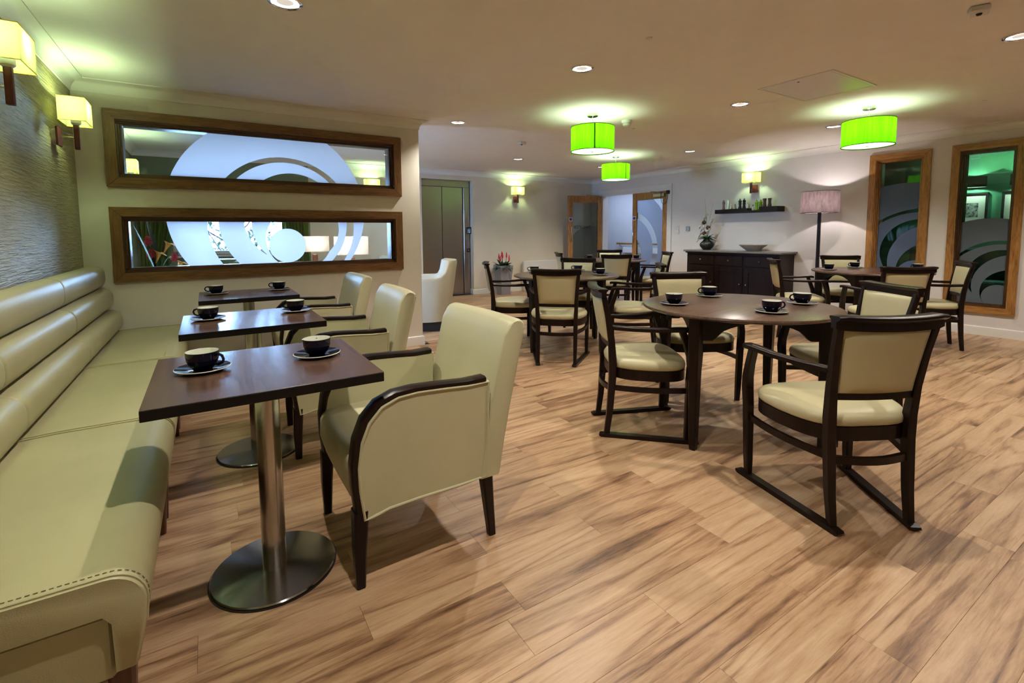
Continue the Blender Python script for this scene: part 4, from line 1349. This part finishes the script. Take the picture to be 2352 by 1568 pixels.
for y, lb in ((4.235, 'left of the two brown wooden mills'), (4.155, 'right of the two brown wooden mills')):
    t = thing('pepper_mill', lb, 'mill', (xs, y, 1.568), 0, 'mills and shakers on the wall shelf')
    MB().lathe([(0, 0)] + BR, 20).build('body', M['brownmill'], t, 40)

# switches
t = thing('light_switch', 'white double light switch beside the door frame', 'switch', (XR, 5.945, 1.225))
for z in (-.042, .042):
    p = MB().rbox(-.010, 0, -.045, .045, z - .039, z + .039, .003).build('plate', M['plastic'], t, 0)
    for k in (-.02, 0, .02):
        MB().rbox(-.015, -.010, k - .008, k + .008, z - .014, z + .014, .002).build('rocker', M['plastic'], p, 0)
t = thing('thermostat', 'small grey thermostat on the wall left of the vase', 'thermostat', (XR, 5.705, 1.248))
MB().rbox(-.018, 0, -.04, .04, -.042, .042, .005).build('housing', M['steel'], t, 0)
MB().rbox(-.020, -.018, -.005, .03, -.02, .025, .001).build('display', M['stone'], t, 0)
t = thing('wall_socket', 'white double socket on the right wall below the windows', 'socket', (XR, 2.15, .42))

bpy.data.objects.remove(t)

# radiator and planter on the far wall
def radiator():
    r = thing('panel_heater', 'low white panel radiator under the far wall', 'radiator', (5.92, YF, 0))
    MB().rbox(-.44, .44, -.10, -.085, .13, .615, .006).build('front_panel', M['white'], r, 0)
    MB().rbox(-.44, .44, -.085, -.03, .14, .605, .004).build('casing', M['white'], r, 0)
    MB().rbox(-.36, -.30, -.03, 0, .20, .5, .002).build('bracket', M['white'], r, 0)
    MB().rbox(.30, .36, -.03, 0, .20, .5, .002).build('bracket', M['white'], r, 0)
    for k in range(9):
        MB().rbox(-.40, -.22, -.104, -.100, .17 + k * .012, .176 + k * .012, .001).build('louvre', M['black'], r, 0)
    for x in (-.40, .40):
        MB().rbox(x - .02, x + .02, -.11, -.03, 0, .14, .004).build('foot', M['white'], r, 0)
radiator()
def planter():
    p = thing('planter', 'tall tapered grey planter with red spiky flowers', 'planter', (4.86, 8.0, 0), 0)
    loops = []
    for z, k in ((0, .092), (.56, .142), (.565, .142), (.565, .128), (.50, .122)):
        loops.append([(-k, -k, z), (k, -k, z), (k, k, z), (-k, k, z)])
    MB().loft(loops).build('pot', M['grey_plastic'], p, 0)
    g = random.Random(3)
    for k in range(46):
        a = g.uniform(0, 2 * PI)
        leaf(MB(), (.03 * math.cos(a), .03 * math.sin(a), .50), (math.cos(a), math.sin(a), g.uniform(.4, 2.2)), g.uniform(.18, .30), .07, g.uniform(.2, .8)).build('leaf', M['leafd'], p, 60)
    for x, y, z in ((-.07, .04, .78), (-.03, -.03, .80), (.0, .05, .82), (.09, .02, .80), (-.05, .02, .74), (.10, -.06, .75)):
        MB().tube([(x * .4, y * .4, .5), (x * .8, y * .8, .64), (x, y, z - .08)], .004, 6, up=(1, 0, 0)).build('flower_stem', M['leafd'], p)
        MB().loft([[(x + r * math.cos(2 * PI * j / 8), y + r * math.sin(2 * PI * j / 8), z + dz) for j in range(8)] for r, dz in ((.003, -.10), (.016, -.075), (.014, -.04), (.008, 0), (.001, .025))]).build('flower_spike', M['red'], p, 60)
planter()

# ------------------------------------------------------------------ lounge behind the partition
def lounge_chair(loc, rz, label, mat, name='tub_armchair', group=None):
    t = thing(name, label, 'armchair', loc, rz, group)
    # wrap-around shell, open towards +Y
    ang = [R(-38 - 284 * i / 28 + 90 - 0) for i in range(29)]
    ang = [R(90 - 38 - 284 * i / 28) for i in range(29)]
    outer, loops = [], []
    for a in ang:
        ca, sa = math.cos(a), math.sin(a)
        e = .72
        ox, oy = abs(ca) ** e * math.copysign(1, ca) * .36, abs(sa) ** e * math.copysign(1, sa) * .34
        back = max(0, -sa) ** 1.6
        hz = .66 + .21 * (1 if back > .62 else (back / .62) ** 4)
        th = .085
        k = (math.hypot(ox, oy) - th) / math.hypot(ox, oy)
        lean = 1 + .24 * back
        loops.append([(ox * .93, oy * .93, .12), (ox * lean, oy * lean, hz - .04), (ox * (lean - .02), oy * (lean - .02), hz - .008), (ox * (k + lean) / 2, oy * (k + lean) / 2, hz), (ox * (k + .02), oy * (k + .02), hz - .015), (ox * k, oy * k, hz - .05), (ox * k, oy * k, .12)])
    MB().loft(loops).build('shell', mat, t, 50)
    MB().rbox(-.265, .265, -.25, .30, .28, .45, .03).build('seat_cushion', mat, t, 40)
    MB().rbox(-.27, .27, -.25, .27, .10, .28, .01).build('seat_base', mat, t, 0)
    MB().rbox(-.29, .29, -.27, .27, .004, .12, .004).build('plinth', M['black'], t, 0)
    return t
lc0 = lounge_chair((2.31, 5.74, .0), R(66), 'ivory tub armchair half hidden behind the end of the partition', M['ivory'])
M['olive_leather'] = leather('olive_leather', (.14, .15, .08), .45)
lc1 = lounge_chair((.15, 7.45, .0), R(160), 'dark green tub armchair below the lounge window', M['olive_leather'], group='lounge tub armchairs')
dup(lc1, (.62, 6.75, 0), R(200), 'dark green tub armchair nearer the slot window, behind the frosted film', 'lounge tub armchairs')
lounge_chair((2.0, 6.9, 0), R(100), 'pale tub armchair seen through the right end of the lower slot window', M['ivory'])
def table_lamp(loc, label, k=1.0):
    t = thing('table_lamp', label, 'table lamp', loc, 0, 'white shaded lounge lamps')
    MB().rbox(-.07, .07, -.07, .07, 0, .02, .004).build('base', M['steel'], t, 0)
    MB().rbox(-.035, .035, -.035, .035, .02, .26, .008).build('stem', M['orange_wood'], t, 0)
    MB().tube([(0, 0, .26), (0, 0, .33)], .009, 8, up=(0, 1, 0)).build('neck', M['chrome'], t)
    a, b = .185, .12
    MB().loft([[(-a, -b, z), (a, -b, z), (a, b, z), (-a, b, z)] for z in (.30, .53)], True, False, False).build('shade', M['ivory_shade'], t, 0)
    MB().sphere((0, 0, .40), .025, 12, 8).build('bulb', M['bulb2'], t)
    light('table_lamp_glow', 'POINT', (0, 0, .42), 7, (1, .84, .72), t, shadow_soft_size=.03)
M['orange_wood'] = plain('terracotta_lamp_stem', (.40, .12, .05), .4)
def side_table(loc, label):
    t = thing('side_table', label, 'side table', loc, 0, 'lounge side tables')
    MB().rbox(-.28, .28, -.22, .22, .60, .635, .004).build('tabletop', M['walnut_x'], t, 0)
    for x in (-.25, .25):
        for y in (-.19, .19):
            MB().rects([(x, y, .004, .015, .015), (x, y, .60, .02, .02)]).build('leg', M['dark'], t, 0)
side_table((1.42, 7.75, 0), 'small dark side table under the farther lounge lamp')
side_table((1.62, 6.30, 0), 'small dark side table under the nearer lounge lamp')
table_lamp((1.38, 7.75, .635), 'white shaded table lamp left of the pair in the lower slot window')
table_lamp((1.56, 6.30, .635), 'white shaded table lamp behind the frosted ring in the lower slot window')

def curtain(loc, w, gather, label):
    t = thing('curtain', label, 'curtain', loc, 0, 'green lounge curtains')
    n = 60
    loops = []
    for z in (1.95, 1.7, 1.35, 1.1, .9, .6, .30, .03):
        u0 = 1.0 if z > 1.3 else (1 - gather * (1 - abs(z - .9) / .45) if abs(z - .9) < .45 else 1.0)
        row = []
        for i in range(n + 1):
            a = i / n
            row.append((a * w * u0, -.06 + .035 * math.sin(a * 2 * PI * 8 + z * .6), z))
        loops.append(row)
    MB().loft(loops, False, False, False).build('fabric', M['curtain'], t, 80)
    MB().tube([(-.02, -.06, 1.96), (w + .06, -.06, 1.96)], .014, 10).build('rod', M['dark'], t)
    return t
curtain((-.77, YF, 0), .42, .25, 'green satin curtain at the left of the lounge window')
curtain((1.01, YF, 0), .38, 0, 'striped olive curtain at the right of the lounge window')

def lounge_flowers():
    g = random.Random(11)
    co = thing('console_table', 'narrow dark console table under the lower slot window, lounge side', 'table', (-.36, 5.32, 0))
    MB().rbox(-.30, .34, -.15, .15, .72, .75, .004).build('tabletop', M['walnut_x'], co, 0)
    for x in (-.27, .31):
        for y in (-.12, .12):
            MB().rects([(x, y, .004, .015, .015), (x, y, .72, .02, .02)]).build('leg', M['dark'], co, 0)
    v = thing('glass_vase', 'vase of red ginger, orange lilies and broad leaves behind the lower slot window', 'vase', (-.38, 5.30, .75))
    MB().lathe([(0, 0), (.07, 0), (.075, .02), (.06, .09), (.055, .13), (.05, .13), (.052, .09), (.065, .02), (0, .015)], 28, cap1=False).build('vase_body', M['acrylic'], v)
    for dx, dy, dz, L, w in ((-.10, .02, .9, .62, .09), (-.30, -.02, .95, .50, .08), (.35, .03, .8, .34, .04), (.55, -.05, .65, .36, .03), (-.05, .1, 1, .42, .05)):
        leaf(MB(), (0, 0, .08), (dx, dy, dz), L, w, .25 if dx > 0 else .02, 8).build('leaf', M['leafd'] if dx < .2 else M['leaf'], v, 60)
    for x, z in ((-.055, .40), (-.035, .29), (.13, .25)):
        b = MB()
        for k in range(46):
            u = k / 46
            a = k * 2.4
            leaf(b, (x + .012 * math.cos(a), .012 * math.sin(a), z - .05 + .09 * u), (math.cos(a), math.sin(a), .8), .036 * (1.15 - u), .022, -.2, 2)
        b.build('ginger_bloom', M['red'], v, 60)
        MB().tube([(0, 0, .05), (x * .5, 0, .05 + (z - .05) * .5), (x, 0, z)], .004, 6, up=(0, 1, 0)).build('stalk', M['leafd'], v)
    for x, z, tx in ((.06, .30, .05), (.0, .22, .03), (.15, .13, .04)):
        loops = [[(x + tx * k + r * math.cos(2 * PI * j / 12) * (1 + .5 * k), r * math.sin(2 * PI * j / 12), z + .10 * k - (.03 * k * (1 + math.cos(2 * PI * j / 12)) if k > .9 else 0)) for j in range(12)] for r, k in ((.004, -.2), (.010, .3), (.018, .75), (.032, 1.0))]
        MB().loft(loops, True, False, False).build('calla_lily', M['orange'], v, 60)
        MB().tube([(0, 0, .05), (x * .5, 0, .05 + (z - .05) * .5), (x, 0, z)], .004, 6, up=(0, 1, 0)).build('stalk', M['leaf'], v)
lounge_flowers()

# outside the lounge window
M['bounce_ground'] = plain('pale_bounce_ground', (.66, .65, .62), .9)  # made pale to bounce daylight up onto the lounge ceiling
g_ = MB().box(-14, 3.2, YF + .3, 26, -.6, -.5).box(-14, XL - .2, 3.0, YF + .3, -.6, -.5).build('ground', M['bounce_ground'], None, 0)
tag(g_, 'ground outside the lounge window, made pale to bounce daylight in', kind='structure')
def garden_tree(loc, label, seed, h, r, nleaf=900):
    g = random.Random(seed)
    t = thing('garden_tree', label, 'tree', loc, 0, 'trees outside the lounge window')
    MB().tube([(0, 0, 0), (.05, .02, h * .4), (-.04, .03, h * .8), (0, 0, h * 1.1)], .07, 8, scales=[1.2, 1, .7, .3], up=(0, 1, 0)).build('trunk', M['dark'], t)
    for k in range(6):
        a = g.uniform(0, 2 * PI)
        z = h * g.uniform(.3, .8)
        MB().tube([(0, 0, z), (r * .5 * math.cos(a), r * .5 * math.sin(a), z + .3), (r * .9 * math.cos(a), r * .9 * math.sin(a), z + .7)], .025, 6, scales=[1, .6, .3], up=(0, 0, 1)).build('branch', M['dark'], t)
    mb = MB()
    for k in range(nleaf):
        a, b = g.uniform(0, 2 * PI), g.uniform(-1, 1)
        rr = r * g.random() ** .4
        p = Vector((rr * math.cos(a) * math.sqrt(1 - b * b), rr * math.sin(a) * math.sqrt(1 - b * b), h * .75 + rr * b * 1.25))
        leaf(mb, p, (g.uniform(-1, 1), g.uniform(-1, 1), g.uniform(-.5, 1)), .14, .08, .1, 2)
    o = mb.build('foliage', M['leafd'], t, 60)
    o['kind'] = 'stuff'
garden_tree((.5, 12.6, -.5), 'leafy tree outside, in the middle of the lounge window', 2, 2.4, 1.1)
garden_tree((-2.3, 13.8, -.5), 'bushy tree outside, at the left of the lounge window', 5, 1.8, .9)

# ------------------------------------------------------------------ green room behind the right windows
def picture(y, label):
    p = thing('framed_picture', label, 'picture', (10.2, y, 1.50), 0, 'pictures in the green room')
    w, h = .21, .27
    for a, b, c, d in ((-w, w, -h, -h + .03), (-w, w, h - .03, h), (-w, -w + .03, -h + .03, h - .03), (w - .03, w, -h + .03, h - .03)):
        MB().rbox(-.03, 0, a, b, c, d, .004).build('frame_bar', M['black'], p, 0)
    MB().box(-.012, -.004, -w + .03, w - .03, -h + .03, h - .03).build('mount', M['plastic'], p, 0)
    MB().box(-.0135, -.012, -.10, .10, -.11, .11).build('print', M['print'], p, 0)
mt, tt, bb = base('grey_photo_print', (.1, .1, .1), .5)
tt.links.new(ramp(tt, noise(tt, coords(tt, 'World'), 26, 5, .7), [(.40, (.015, .015, .02)), (.52, (.30, .30, .32)), (.62, (.45, .45, .46))]), bb.inputs['Base Color'])
M['print'] = mt
picture(2.60, 'black framed print on the green wall, seen through the right window')
picture(2.03, 'black framed print cut off by the right window frame')
def black_sconce(y, label):
    s = thing('black_wall_lamp', label, 'wall lamp', (10.2, y, 1.92), 0, 'black wall lamps in the green room')
    MB().rbox(-.02, 0, -.05, .05, -.05, .05, .003).build('plate', M['black'], s, 0)
    MB().rbox(-.09, -.02, -.01, .01, -.01, .01, .002).build('arm', M['black'], s, 0)
    sh = [[(-.14 + .10 * math.cos(2 * PI * j / 32), .16 * math.sin(2 * PI * j / 32), z) for j in range(32)] for z in (-.075, .085)]
    MB().loft(sh, True, False, False).build('shade', M['black'], s, 50)
    light('black_lamp_glow', 'POINT', (-.14, 0, 0), 15, (.75, 1, .75), s, shadow_soft_size=.02)
black_sconce(2.55, 'black drum wall lamp on the green wall in the right window')
black_sconce(1.98, 'black drum wall lamp hidden by the right window frame')
bn = thing('upholstered_bench', 'teal bench seat low in the right window', 'bench', (9.55, 2.0, 0))
M['teal'] = plain('teal_velvet', (.02, .14, .13), .7)
MB().rbox(-.28, .28, -1.2, 1.2, .34, .46, .03).build('seat', M['teal'], bn, 40)
MB().rbox(.20, .32, -1.2, 1.2, .46, .92, .03).build('backrest', M['teal'], bn, 40)
MB().rbox(-.24, .30, -1.18, 1.18, 0, .34, .005).build('base', M['black'], bn, 0)
